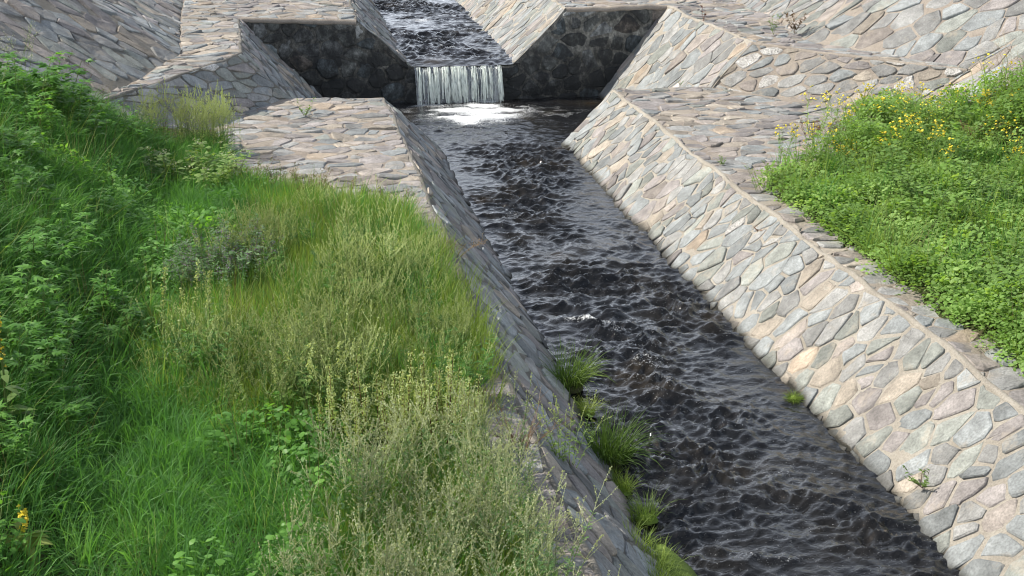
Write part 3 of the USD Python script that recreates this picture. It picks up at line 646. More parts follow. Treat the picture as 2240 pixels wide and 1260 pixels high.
# waterfall: curved sheet with strands
wf = thing('waterfall', 'white strands of water falling over the notch of the weir into the pool', 'waterfall', (4, 31.1, 0))
def fall_sheet(n, m, dy, seed, gain):
    s, tt = np.meshgrid(np.linspace(0, 1, n), np.linspace(0, 1, m), indexing='ij')
    xx = 3.0 + 1.93 * s + 0.06 * (1 - tt) * 0 + 0.05 * tt * (0.5 - s)
    prof = 0.035 * (fbm(np.stack([s * 16, s * 0 + seed, tt * 0.8], -1), 3, seed) - 0.5) * sstep(0, 0.3, tt) * 2
    yy = 31.24 - dy - 0.30 * np.sqrt(tt) * (0.85 + 0.3 * fbm(np.stack([s * 7, s * 0, s * 0 + 2.0], -1), 2, seed)) + prof
    zz = 0.80 - 0.02 * (1 - sstep(0, 0.1, tt)) - 0.84 * tt + 0.012 * np.sin(s * 40)
    st = fbm(np.stack([s * 20 + 0.4 * tt, s * 0 + 3.3, tt * 0.9], -1), 3, seed + 1)
    fine = fbm(np.stack([s * 75, s * 0 + 1.3, tt * 7], -1), 3, seed + 2)
    w = sstep(0.42, 0.66, st) * (0.25 + 0.9 * sstep(0.32, 0.62, fine)) + 0.35 * sstep(0.55, 0.68, fine)
    mid = 0.55 + 0.45 * np.exp(-((s - 0.45) / 0.33) ** 2)
    w = np.clip(w * mid * gain, 0, 0.96) * (0.5 + 0.5 * sstep(0.0, 0.1, tt))
    k = (np.arange(n - 1)[:, None] * m + np.arange(m - 1)[None]).ravel()
    F = np.stack([k, k + m, k + m + 1, k + 1], 1)[:, ::-1]
    V = np.stack([xx, yy, zz], -1).reshape(-1, 3)
    part(wf, 'water_sheet', V - np.array([4, 31.1, 0]), F, FALL, N=smooth_normals(V, F), primvars={'foam': w.ravel()})
fall_sheet(260, 50, 0.0, 91, 0.95)
STRAND = M('water_strand', {'geo': ('geometry', {}), 'map': ('mapping', {'scale': (30.0, 10.0, 7.0)}), 'n': ('noise_texture', {'scale': 1.0, 'detail': 3.0}), 'b': ('bump', {'strength': 1.0, 'distance': 0.03}),
    'p': ('principled_bsdf', {'base_color': (0.88, 0.92, 0.86), 'roughness': 0.25}), 't': ('translucent_bsdf', {'color': (0.8, 0.85, 0.8)}), 'w': ('mix_closure', {'fac': 0.45}),
    'tr': ('transparent_bsdf', {}), 'r': ('map_range', {'from_min': 0.36, 'from_max': 0.56, 'to_min': 0.1, 'to_max': 0.95, 'clamp': True}), 'm': ('mix_closure', {})},
    [('geo.position', 'map.vector'), ('map.vector', 'n.vector'), ('n.fac', 'b.height'), ('b.normal', 'p.normal'), ('n.fac', 'r.value'), ('p.BSDF', 'w.closure1'), ('t.BSDF', 'w.closure2'), ('r.result', 'm.fac'), ('tr.BSDF', 'm.closure1'), ('w.closure', 'm.closure2')], 'm.closure')
rs = np.random.default_rng(99); gs = []
for k in range(150):
    cl_ = [0.05, 0.17, 0.24, 0.36, 0.44, 0.5, 0.58, 0.68, 0.8, 0.86, 0.99][rs.choice(11, p=[.06, .09, .08, .13, .16, .13, .12, .08, .08, .04, .03])]; s = np.clip(rs.normal(cl_, 0.018), 0.0, 1.0); t0 = rs.uniform(0, 0.25) * (rs.random() < 0.5); t1 = rs.uniform(0.7, 1.0)
    tt = np.linspace(t0, t1, 9)
    x = 3.0 + 1.93 * s + rs.normal(0, 0.012, 9).cumsum() * 0.4; y = 31.22 - 0.33 * np.sqrt(tt) - rs.uniform(0, 0.04); z = 0.79 - 0.82 * tt
    r = rs.uniform(0.004, 0.015) * (0.5 + 0.8 * np.sin(np.pi * (tt - t0 + 0.08) / (t1 - t0 + 0.16)))
    gs.append((np.stack([x, y, z], 1), r))
vs, fs, nn = [], [], 0
for p, r in gs:
    ang = np.arange(5) * 2 * np.pi / 5
    V = p[:, None] + r[:, None, None] * np.stack([np.cos(ang) * 1.4, np.sin(ang) * 0.8, 0 * ang], -1)[None]
    i, j = np.meshgrid(np.arange(8), np.arange(5), indexing='ij')
    fs.append(np.stack([i * 5 + j, i * 5 + (j + 1) % 5, (i + 1) * 5 + (j + 1) % 5, (i + 1) * 5 + j], -1).reshape(-1, 4) + nn); vs.append(V.reshape(-1, 3)); nn += 45
vs, fs = np.vstack(vs), np.vstack(fs)
part(wf, 'water_strands', vs - np.array([4, 31.1, 0]), fs, STRAND, N=smooth_normals(vs, fs), kind='stuff')

# ------------------------------------------------------------------ plants
class Geo:
    def __init__(self): self.V, self.F, self.n = [], [], 0
    def add(self, V, F):
        self.V.append(V); self.F.append(F + self.n); self.n += len(V)
    def get(self): return np.vstack(self.V), np.vstack(self.F)

def ribbons(g, b, d, L, W, droop, prof, rng, flat=0.0, side=None):
    """Many tapered curved strips at once. prof: relative widths along the strip, a closing 0 makes a tip."""
    b, d = np.asarray(b, float), unit(d)
    n = len(b); seg = len(prof) - 1
    L, W, droop = (np.broadcast_to(np.asarray(x, float), (n,)) for x in (L, W, droop))
    if side is None:
        side = unit(np.cross(d, np.array([0, 0, 1.0])) + rng.normal(0, 0.35, (n, 3)) * (1 - flat) + 1e-3)
    p, dd, pts = b, d, [b]
    for i in range(seg):
        p = p + dd * (L / seg)[:, None]
        dd = unit(dd + np.array([0, 0, -1.0]) * droop[:, None])
        pts.append(p)
    tip = prof[-1] == 0
    rows = []
    for i, w in enumerate(prof):
        if i == seg and tip:
            rows.append(pts[i][:, None]); break
        s = side * (W * w * 0.5)[:, None]
        rows.append(np.stack([pts[i] - s, pts[i] + s], 1))
    V = np.concatenate(rows, 1); k = V.shape[1]
    F = []
    for i in range(seg):
        a = 2 * i
        if i == seg - 1 and tip:
            F.append([a, a + 1, a + 2])
        else:
            F += [[a, a + 1, a + 3], [a, a + 3, a + 2]]
    F = (np.array(F)[None] + (np.arange(n) * k)[:, None, None]).reshape(-1, 3)
    g.add(V.reshape(-1, 3), F)
    return np.stack(pts, 1)

def stalk(g, pts, r0, r1, sides=3):
    pts = np.asarray(pts, float); n = len(pts)
    t = unit(np.gradient(pts, axis=0))
    a = unit(np.cross(t, [0.3, 0.9, 0.1])); bb = np.cross(t, a)
    ang = np.arange(sides) * 2 * np.pi / sides
    r = np.linspace(r0, r1, n)[:, None, None]
    V = pts[:, None] + r * (np.cos(ang)[None, :, None] * a[:, None] + np.sin(ang)[None, :, None] * bb[:, None])
    i, j = np.meshgrid(np.arange(n - 1), np.arange(sides), indexing='ij')
    q = np.stack([i * sides + j, i * sides + (j + 1) % sides, (i + 1) * sides + (j + 1) % sides, (i + 1) * sides + j], -1).reshape(-1, 4)
    g.add(V.reshape(-1, 3), np.vstack([q[:, [0, 1, 2]], q[:, [0, 2, 3]]]))

def curve(b, d, L, droop, n, rng, wob=0.03):
    p = [np.array(b, float)]; d = unit(d)
    for i in range(n):
        p.append(p[-1] + d * L / n)
        d = unit(d + np.array([0, 0, -1]) * droop + rng.normal(0, wob, 3))
    return np.array(p)

def along(pts, t):
    s = np.clip(np.asarray(t) * (len(pts) - 1), 0, len(pts) - 1 - 1e-6)
    i = s.astype(int); f = (s - i)[:, None]
    return pts[i] * (1 - f) + pts[i + 1] * f

def rdir(rng, n, zlo=-0.2, zhi=0.8):
    a = rng.uniform(0, 2 * np.pi, n); z = rng.uniform(zlo, zhi, n)
    r = np.sqrt(np.maximum(1 - z ** 2, 0))
    return np.stack([r * np.cos(a), r * np.sin(a), z], 1)

def beads(g, c, size, rng):
    """Small three- and four-cornered flakes around points: flower buds, seeds."""
    n = len(c)
    u = unit(rng.normal(0, 1, (n, 3))); v = unit(np.cross(u, rng.normal(0, 1, (n, 3))))
    s = (size * rng.uniform(0.6, 1.4, n))[:, None]
    V = np.stack([c - u * s, c + v * s * 0.7, c + u * s, c - v * s * 0.7], 1).reshape(-1, 3)
    k = np.arange(n)[:, None] * 4
    g.add(V, np.vstack([k + [0, 1, 2], k + [0, 2, 3]]))

def grass_geo(seed, n, L0, L1, W, lean, droop, r=0.12, comb=(0, 0), seg=(1, 0.9, 0.6, 0)):
    rng = np.random.default_rng(seed); g = Geo()
    a = rng.uniform(0, 2 * np.pi, n); rr = r * np.sqrt(rng.random(n))
    b = np.stack([rr * np.cos(a), rr * np.sin(a), np.full(n, -0.02)], 1)
    d = np.stack([np.cos(a), np.sin(a), np.zeros(n)], 1) * rng.uniform(0.1, 1, (n, 1)) * lean + rng.normal(0, 0.22, (n, 3)) + [comb[0], comb[1], 1]
    ribbons(g, b, d, rng.uniform(L0, L1, n), W * rng.uniform(0.6, 1.3, n), droop * rng.uniform(0.5, 1.6, n), seg, rng)
    return g.get()

def mugwort_geo(seed, nst, h, spread, leafL, spikeL, bead, branches, lean=0.25, comb=(0, 0)):
    rng = np.random.default_rng(seed); st, lf, sp = Geo(), Geo(), Geo()
    for k in range(nst):
        a = rng.uniform(0, 2 * np.pi); rr = spread * math.sqrt(rng.random())
        hh = h * rng.uniform(0.65, 1.1)
        pts = curve((rr * math.cos(a), rr * math.sin(a), -0.02), np.array([math.cos(a) * lean * rng.random() + comb[0], math.sin(a) * lean * rng.random() + comb[1], 1]), hh, 0.03, 6, rng, 0.05)
        stalk(st, pts, 0.004, 0.0015)
        n = int(22 * hh / 0.7)
        t = rng.uniform(0.12, 0.82, n); b = along(pts, t)
        d = rdir(rng, n, 0.0, 0.8)
        L = leafL * (1.25 - 0.8 * t) * rng.uniform(0.7, 1.3, n)
        c = ribbons(lf, b, d, L, L * 0.16, 0.10, (0.7, 1, 0), rng)
        for sgn in (-1, 1):
            for f in (0.35, 0.65):
                bb = b + d * (L * f)[:, None]
                sd = unit(np.cross(d, [0, 0, 1.0])) * sgn
                ribbons(lf, bb, unit(d + sd * 1.1), L * 0.55 * (1.1 - f * 0.5), L * 0.13, 0.12, (0.7, 1, 0), rng)
        def spike(b, d, L, nb):
            q = curve(b, d, L, 0.02, 3, rng, 0.05)
            cc = along(q, np.sqrt(rng.random(nb))) + rng.normal(0, bead * 0.55, (nb, 3))
            beads(sp, cc, bead, rng)
            stalk(sp, q, 0.0022, 0.001)
        spike(pts[-2], pts[-1] - pts[-2], spikeL * rng.uniform(0.9, 1.5), int(160 * spikeL))
        for _ in range(branches):
            tb = rng.uniform(0.6, 0.97)
            b0 = along(pts, [tb])[0]
            spike(b0, rdir(rng, 1, 0.5, 0.95)[0], spikeL * rng.uniform(0.5, 1.0), 12)
    return st.get(), lf.get(), sp.get()

def leafy_geo(seed, nst, h, spread, leafL, lobes=5, nleaf=16):
    rng = np.random.default_rng(seed); st, lf = Geo(), Geo()
    for k in range(nst):
        a = rng.uniform(0, 2 * np.pi); rr = spread * math.sqrt(rng.random())
        hh = h * rng.uniform(0.55, 1.1) * (1.1 - 0.5 * rr / spread)
        pts = curve((rr * math.cos(a), rr * math.sin(a), -0.03), (0.35 * math.cos(a), 0.35 * math.sin(a), 1), hh, 0.02, 5, rng, 0.05)
        stalk(st, pts, 0.007, 0.003)
        n = nleaf
        t = rng.uniform(0.25, 1.0, n) ** 0.8; b = along(pts, t)
        d = rdir(rng, n, -0.05, 0.55)
        pet = leafL * 0.5 * rng.uniform(0.5, 1.2, n)
        e = b + d * pet[:, None]
        ribbons(st, b, d, pet, 0.004, 0.0, (1, 1), rng)
        sd = unit(np.cross(d, [0, 0, 1.0]))
        L = leafL * rng.uniform(0.65, 1.2, n) * (1.15 - 0.35 * t)
        for m, an in enumerate(np.linspace(-1.25, 1.25, lobes)):
            dl = unit(d * math.cos(an) + sd * math.sin(an) + rng.normal(0, 0.08, (n, 3)))
            sl = unit(np.cross(dl, np.cross(d, sd)) + rng.normal(0, 0.15, (n, 3)))
            ribbons(lf, e, dl, L * (1 - 0.28 * abs(an)), L * 0.27, 0.22, (0.25, 0.9, 0.8, 0.35, 0), rng, side=sl)
    return st.get(), lf.get()

def simple_leaves(g, b, d, L, wr, rng, droop=0.2):
    ribbons(g, b, d, L, L * wr, droop, (0.3, 1.0, 0.75, 0), rng, flat=0.5)

def cover_geo(seed, n, r, h, leaf, wr=0.75):
    rng = np.random.default_rng(seed); g, st = Geo(), Geo()
    a = rng.uniform(0, 2 * np.pi, n); rr = r * np.sqrt(rng.random(n))
    z = h * rng.uniform(0.15, 1, n) ** 0.7 * (1 - 0.45 * (rr / r) ** 2)
    b = np.stack([rr * np.cos(a), rr * np.sin(a), z], 1)
    simple_leaves(g, b, rdir(rng, n, -0.25, 0.7), leaf * rng.uniform(0.6, 1.4, n), wr, rng)
    for k in range(0, n, 9):
        ribbons(st, np.array([[b[k, 0] * 0.6, b[k, 1] * 0.6, -0.02]]), np.array([[b[k, 0] * 0.4, b[k, 1] * 0.4, max(z[k], 0.05)]]), z[k] * 1.05 + 0.03, 0.006, 0.0, (1, 0.6), rng)
    return g.get(), st.get()

def yellow_geo(seed, h):
    rng = np.random.default_rng(seed); st, lf, fl = Geo(), Geo(), Geo()
    for k in range(4):
        a = rng.uniform(0, 2 * np.pi)
        hh = h * rng.uniform(0.7, 1.15)
        pts = curve((0.06 * math.cos(a), 0.06 * math.sin(a), -0.02), (0.3 * math.cos(a), 0.3 * math.sin(a), 1), hh, 0.0, 6, rng, 0.05)
        stalk(st, pts, 0.004, 0.002)
        n = 30; t = rng.uniform(0.1, 0.8, n); b = along(pts, t); d = rdir(rng, n, 0.0, 0.8)
        ribbons(lf, b, d, 0.09 * rng.uniform(0.6, 1.4, n), 0.014, 0.15, (0.5, 1, 0), rng)
        for _ in range(6):
            b0 = along(pts, [rng.uniform(0.65, 1.0)])[0]
            q = curve(b0, rdir(rng, 1, 0.5, 0.95)[0], rng.uniform(0.07, 0.18), 0.0, 2, rng)
            stalk(st, q, 0.002, 0.0015)
            for _ in range(rng.integers(1, 4)):
                c = q[-1] + rng.normal(0, 0.018, 3)
                up_ = unit(rdir(rng, 1, 0.5, 1.0)[0]); u = unit(np.cross(up_, [0.2, 0.9, 0.1])); v = np.cross(up_, u)
                an = np.arange(7) * 2 * np.pi / 7; R = rng.uniform(0.011, 0.019)
                V = np.vstack([c + up_ * 0.005] + [c + 1.05 * R * (math.cos(x) * u + math.sin(x) * v) for x in an])
                fl.add(V, np.array([[0, 1 + i, 1 + (i + 1) % 7] for i in range(7)]))
    return st.get(), lf.get(), fl.get()

def spike_plant_geo(seed, h, nst, thick):
    rng = np.random.default_rng(seed); st, lf, sp = Geo(), Geo(), Geo()
    for k in range(nst):
        a = rng.uniform(0, 2 * np.pi)
        pts = curve((0.05 * math.cos(a), 0.05 * math.sin(a), -0.02), (0.1 * math.cos(a), 0.1 * math.sin(a), 1), h * rng.uniform(0.8, 1.1), 0.0, 6, rng, 0.03)
        stalk(st, pts, 0.005, 0.002)
        n = 14; t = rng.uniform(0.1, 0.75, n); b = along(pts, t)
        simple_leaves(lf, b, rdir(rng, n, 0.0, 0.6), 0.09 * (1.3 - t) * rng.uniform(0.7, 1.3, n), 0.38, rng)
        nb = 130; cc = along(pts, rng.uniform(0.6, 1.0, nb)) + rng.normal(0, thick, (nb, 3)) * [1, 1, 0.5]
        beads(sp, cc, 0.0085, rng)
    return st.get(), lf.get(), sp.get()

def dry_geo(seed, h, nst, spread, wid=0.4):
    rng = np.random.default_rng(seed); st, sp = Geo(), Geo()
    for k in range(nst):
        a = rng.uniform(0, 2 * np.pi)
        pts = curve((spread * 0.3 * math.cos(a), spread * 0.3 * math.sin(a), -0.02), (wid * math.cos(a), wid * math.sin(a), 1), h * rng.uniform(0.6, 1.1), 0.02, 5, rng, 0.08)
        stalk(st, pts, 0.004, 0.0015)
        for _ in range(6):
            q = curve(along(pts, [rng.uniform(0.3, 1)])[0], rdir(rng, 1, 0.2, 0.9)[0], h * rng.uniform(0.12, 0.3), 0.0, 3, rng, 0.1)
            stalk(st, q, 0.002, 0.001)
            beads(sp, along(q, rng.random(7)) + rng.normal(0, 0.01, (7, 3)), 0.008, rng)
    return st.get(), sp.get()

def plant(name, label, category, loc, parts, group=None, rot=0.0, scale=1.0):
    t = thing(name, label, category, loc, group=group, rot=rot, scale=scale)
    for pn, (V, F), mat in parts:
        part(t, pn, V, F, mat, kind=None if pn in ('mound', 'big_leaf') else 'stuff')
    return t

def scatter_things(first_parts, name, category, spots, labels, group, rng, smin=0.8, smax=1.2):
    """first_parts: list of variants (lists of parts); one Xform per spot."""
    firsts = {}
    for i, (x, y, z, sc) in enumerate(spots):
        v = i % len(first_parts)
        lab = labels if isinstance(labels, str) else labels[i]
        r, s = rng.uniform(0, 2 * np.pi), sc * rng.uniform(smin, smax)
        if v not in firsts:
            firsts[v] = plant(name, lab, category, (x, y, z), first_parts[v], group, r, s)
        else:
            # numbering runs on under one name
            f = firsts[v]
            d = UsdGeom.Xform.Define(stage, numbered('/World/' + name))
            d.AddTranslateOp().Set(Gf.Vec3d(float(x), float(y), float(z))); d.AddRotateZOp().Set(float(math.degrees(r))); d.AddScaleOp().Set(Gf.Vec3f(float(s), float(s), float(s)))
            p = d.GetPrim(); p.GetReferences().AddInternalReference(f.GetPath()); p.SetInstanceable(True)
            setdata(p, label=lab, category=category, group=group)

def in_poly(poly, n, rng, mind=0.0):
    pg = Polygon(poly); x0, y0, x1, y1 = pg.bounds
    out = []
    tries = 0
    while len(out) < n and tries < n * 60:
        tries += 1
        p = (rng.uniform(x0, x1), rng.uniform(y0, y1))
        if not pg.contains(Point(p)):
            continue
        if mind and any((p[0] - q[0]) ** 2 + (p[1] - q[1]) ** 2 < mind * mind for q in out):
            continue
        out.append(p)
    return np.array(out)

def stuff(name, label, category, protos, P, scale, rng, tilt=0.15, lean=None):
    """PointInstancer of tufts at points P (n x 3)."""
    inst = UsdGeom.PointInstancer.Define(stage, numbered('/World/' + name))
    pr = inst.GetPrim()
    setdata(pr, label=label, category=category, kind='stuff')
    for pname, parts_ in protos:
        x = UsdGeom.Xform.Define(stage, f'{pr.GetPath()}/{pname}')
        for pn, (V, F), mat in parts_:
            part(x.GetPrim(), pn, V, F, mat)
        inst.GetPrototypesRel().AddTarget(x.GetPath())
    n = len(P)
    inst.CreatePositionsAttr(Vt.Vec3fArray.FromNumpy(np.ascontiguousarray(P, np.float32)))
    inst.CreateProtoIndicesAttr(Vt.IntArray.FromNumpy(rng.integers(0, len(protos), n).astype(np.int32)))
    a = rng.uniform(0, 2 * np.pi, n); s = rng.uniform(scale[0], scale[1], n)
    q = np.stack([np.cos(a / 2), rng.normal(0, tilt / 2, n), rng.normal(0, tilt / 2, n), np.sin(a / 2)], 1); q /= np.linalg.norm(q, axis=1, keepdims=True)
    inst.CreateOrientationsAttr(Vt.QuathArray([Gf.Quath(float(w), float(i), float(j), float(k)) for w, i, j, k in q]))
    inst.CreateScalesAttr(Vt.Vec3fArray.FromNumpy(np.ascontiguousarray(np.repeat(s[:, None], 3, 1), np.float32)))

rng = np.random.default_rng(7)
def on_ground(p, lift=0.05):
    p = np.asarray(p)
    return np.column_stack([p, gz(p[:, 0], p[:, 1]) + lift])

# zones
MUG = [(-0.6, 17.3), (0.3, 17.9), (1.5, 17.0), (1.6, 15.57), (1.66, 13.96), (1.52, 11.93), (1.4, 10.9), (0.97, 10.9), (-0.34, 11.4), (-0.95, 12.2), (-1.1, 13.4), (-0.75, 15.1), (-0.58, 16.7)]
SILV = [(0.05, 8.6), (0.36, 9.8), (0.9, 10.2), (1.5, 10.3), (1.56, 9.5), (1.56, 8.5), (1.56, 7.2), (0.05, 7.2)]
GRASSZ = [(-0.95, 22.6), (-0.9, 20.5), (-0.3, 19.6), (0.3, 18.6), (-0.3, 17.0), (-0.7, 15.0), (-1.0, 13.2), (-0.7, 11.8), (0.2, 11.2), (0.5, 10.2), (0.2, 9), (0.1, 6.8), (-4.2, 6.8), (-4.3, 20), (-3.2, 22), (-2, 22.5)]
pg_mug, pg_silv, pg_right = Polygon(MUG), Polygon(SILV), Polygon(RIGHT).buffer(-0.12)

# lush long grass
g1 = [('tuft', [('blades', grass_geo(100 + k, 46, 0.2, 0.5, 0.0085, 0.9, 0.42, 0.13, (0.25 * math.cos(k * 2.1), 0.25 * math.sin(k * 2.1))), GRASS)]) for k in range(3)]
P = in_poly(GRASSZ, 3600, rng)
stuff('long_grass', 'lush dark green long grass over the left bank', 'grass', [(f'{n}_{i:03d}', p) for i, (n, p) in enumerate(g1)], on_ground(P), (0.75, 1.25), rng)
g2 = [(f'tuft_{k:03d}', [('blades', grass_geo(110 + k, 40, 0.22, 0.5, 0.008, 0.5, 0.18, 0.14), GRASS_SUN)]) for k in range(2)]
P = np.vstack([in_poly(MUG, 900, rng), in_poly(Polygon(MUG).buffer(0.35).exterior.coords, 420, rng), in_poly(SILV, 300, rng), in_poly([(-0.6, 19.9), (0.5, 18.9), (1.55, 18.1), (1.6, 17.0), (-0.3, 17.4)], 200, rng)])
stuff('dry_grass', 'yellowish grass between the mugwort on the left bank', 'grass', g2, on_ground(P), (0.7, 1.1), rng)
g4 = [(f'tuft_{k:03d}', [('blades', grass_geo(115 + k, 30, 0.3, 0.6, 0.009, 0.6, 0.25, 0.1), GRASS)]) for k in range(2)]
P = np.vstack([in_poly(MUG, 260, rng), in_poly(SILV, 170, rng), in_poly([(-0.3, 18.8), (1.6, 17.9), (1.65, 14), (1.0, 14), (0.6, 17)], 120, rng)])
stuff('green_grass', 'bright green grass blades coming up through the mugwort', 'grass', g4, on_ground(P), (0.7, 1.15), rng)
g5 = [(f'tuft_{k:03d}', [('blades', grass_geo(117 + k, 9, 0.5, 0.85, 0.004, 0.45, 0.12, 0.06), PALE if k else DRY)]) for k in range(2)]
P = in_poly(Polygon(LEFT).buffer(-0.2).exterior.coords, 620, rng); P = P[nz(P[:, 0] * 0.9, P[:, 1] * 0.6, 0, 55) > 0.47]
stuff('seed_grass', 'thin pale and dead grass stems scattered over the left bank', 'grass', g5, on_ground(P), (0.7, 1.2), rng)
c0 = []
for k in range(2):
    lv, sv = cover_geo(125 + k, 60, 0.22, 0.42, 0.05)
    c0.append((f'clump_{k:03d}', [('leaves', lv, LEAFY), ('stems', sv, LEAFY_STEM)]))
P = in_poly(GRASSZ, 700, rng); P = P[nz(P[:, 0] * 0.8, P[:, 1] * 0.5, 0, 56) > 0.52]
stuff('ground_cover', 'small leaved green plants among the long grass of the left bank', 'ground cover', c0, on_ground(P, 0.02), (0.7, 1.3), rng, tilt=0.3)
# right bank
c1 = []
for k in range(3):
    lv, sv = cover_geo(120 + k, 110, 0.26, 0.26, 0.042)
    c1.append((f'clump_{k:03d}', [('leaves', lv, COVER), ('stems', sv, LEAFY_STEM)]))
P = in_poly(RIGHT, 2500, rng)
P = P[[pg_right.contains(Point(p)) for p in P]]
ey = rng.uniform(8.5, 18.9, 190)
P = np.vstack([P, np.column_stack([6.86 + 0.16 * nz(ey * 1.4, ey * 0, 0, 61) + rng.uniform(0, 0.35, 190), ey])])
hump = 0.02 + 0.10 * sstep(6.8, 9.5, P[:, 0]) + 0.30 * sstep(0.4, 0.7, nz(P[:, 0] * 0.8, P[:, 1] * 0.8, 0, 33)) * sstep(6.8, 7.6, P[:, 0])
G = on_ground(P, 0.0); G[:, 2] += hump
stuff('ground_cover', 'bright green small leaved ground cover over the right bank', 'ground cover', c1, G, (0.75, 1.35), rng, tilt=0.3)
g3 = [(f'tuft_{k:03d}', [('blades', grass_geo(130 + k, 16, 0.35, 0.8, 0.010, 0.7, 0.25, 0.08), GRASS_SUN if k else GRASS)]) for k in range(2)]
P = in_poly(RIGHT, 1150, rng); P = P[[pg_right.contains(Point(p)) for p in P]]
P = P[rng.random(len(P)) < 0.35 + 0.65 * sstep(7.4, 9.5, P[:, 0])]
stuff('long_grass', 'long arching grass among the ground cover on the right bank', 'grass', g3, on_ground(P, 0.1), (0.7, 1.1), rng)

P = in_poly(RIGHT, 420, rng); P = P[[pg_right.contains(Point(p)) for p in P]]; P = P[nz(P[:, 0] * 0.9, P[:, 1] * 0.9, 0, 58) > 0.46]
stuff('seed_grass', 'thin pale grass stems standing over the right bank', 'grass', [(n_.replace('tuft', 'stems'), p_) for n_, p_ in g5], on_ground(P, 0.12), (0.7, 1.1), rng)
# mugwort mass
mv = []
for k in range(4):
    s_, l_, f_ = mugwort_geo(140 + k, 11, 0.66, 0.22, 0.065 if k % 2 else 0.085, 0.19 if k % 2 else 0.13, 0.0058, 4 if k % 2 else 1, 0.3)
    mv.append([('stem', s_, LEAFY_STEM), ('foliage', l_, MUG_LEAF if k % 2 else MUG_GREEN), ('flower_spike', f_, MUG_SPIKE)])
P = in_poly(MUG, 330, rng, 0.12); P = P[nz(P[:, 0] * 1.5, P[:, 1] * 1.1, 0, 91, 2) > 0.40]
P = P + rng.normal(0, 0.16, P.shape) * [1, 1.6]; P[:, 0] = np.minimum(P[:, 0], 1.5 + 0.2 * sstep(12, 14, P[:, 1]))
G = on_ground(P, 0.06)
sc = 0.95 - 0.3 * sstep(16.0, 19.0, P[:, 1])
scatter_things(mv, 'mugwort_plant', 'weed', [(*g, s * rng.uniform(0.6, 1.0) * (0.7 + 0.6 * float(nz(g[0] * 1.2, g[1] * 0.9, 0, 92, 2)))) for g, s in zip(G, sc)], [('yellow green feathery mugwort at the far end of the mass, beside the left paving' if g[1] > 17 else 'yellow green feathery mugwort leaning over the top edge of the left channel wall' if g[0] > 1.0 else
    'yellow green feathery mugwort on the inner side of the mass, next to long dark grass' if g[0] < -0.1 else 'yellow green feathery mugwort with thin upright spikes in the middle of the mass') for g in G], 'mugwort along the left wall', rng)
sv_ = []
for k in range(3):
    s_, l_, f_ = mugwort_geo(150 + k, 7, 0.82, 0.18, 0.06, 0.22, 0.0062, 7, 0.35, comb=(0.16, 0.0))
    sv_.append([('stem', s_, LEAFY_STEM), ('foliage', l_, SIL_LEAF), ('flower_spike', f_, SIL_SPIKE)])
P = in_poly(SILV, 60, rng, 0.14); P = P + rng.normal(0, 0.12, P.shape); P[:, 0] = np.minimum(P[:, 0], 1.6)
scatter_things(sv_, 'silvery_mugwort', 'weed', [(*g, 0.9) for g in on_ground(P, 0.05)], 'pale silvery mugwort with drooping seed heads, in the near clump left of the stream', 'silvery mugwort in the near clump', rng)

print('stones', TOT, sum(TOT.values()))

# leafy dark plants on the left slope
lp = []
for k in range(3):
    s_, l_ = leafy_geo(160 + k, 9, 0.74, 0.28, 0.155)
    lp.append([('stem', s_, LEAFY_STEM), ('foliage', l_, LEAFY)])
LEAF = [(-3.25, 21.3, 1.25, 'tall dark green leafy bush at the upper left, against the stone embankment'),
        (-2.95, 20.6, 1.15, 'dark green leafy bush just right of the tallest one, above the grass'),
        (-3.55, 20.3, 1.2, 'dark green leafy bush at the left picture edge, below the stone embankment'),
        (-2.75, 19.8, 1.0, 'leafy plant at the foot of the upper left bush, over the grass slope'),
        (-3.3, 19.2, 0.95, 'leafy plant in the grass below the upper left bush, near the left edge'),
        (-2.3, 20.9, 0.8, 'lower leafy plant at the right end of the upper left bush'),
        (-3.25, 17.4, 0.9, 'leafy plant with bright top leaves alone at the left edge of the grass'),
        (-2.9, 15.9, 0.95, 'dark leafy plant at the left edge, halfway down the grass slope'),
        (-2.35, 15.2, 0.85, 'dark leafy plant right of the one at the left edge, among long grass'),
        (-2.55, 14.2, 0.9, 'spreading palmate leaved plant in the dark middle of the left bank'),
        (-2.0, 13.9, 0.8, 'palmate leaved plant closest to the mint with purple flowers'),
        (-1.7, 13.3, 0.75, 'small palmate leaved plant at the inner edge of the mugwort'),
        (-2.5, 12.9, 0.9, 'dark leafy plant at the left edge beside the yellow mullein'),
        (-2.15, 12.5, 0.8, 'dark leafy plant right of the yellow mullein'),
        (-2.3, 11.6, 0.85, 'leafy plant with long pointed leaves below the yellow mullein'),
        (-1.95, 11.2, 0.7, 'leafy plant in the near left grass, tips pale'),
        (-2.2, 10.2, 0.7, 'leafy plant at the left edge just above the cut off yellow flower')]
scatter_things(lp, 'leafy_weed', 'weed', [(x, y, float(gz(x, y)) + 0.08, s * 1.08) for x, y, s, _ in LEAF], [l for *_, l in LEAF], 'leafy weeds on the left slope', rng, 0.95, 1.05)

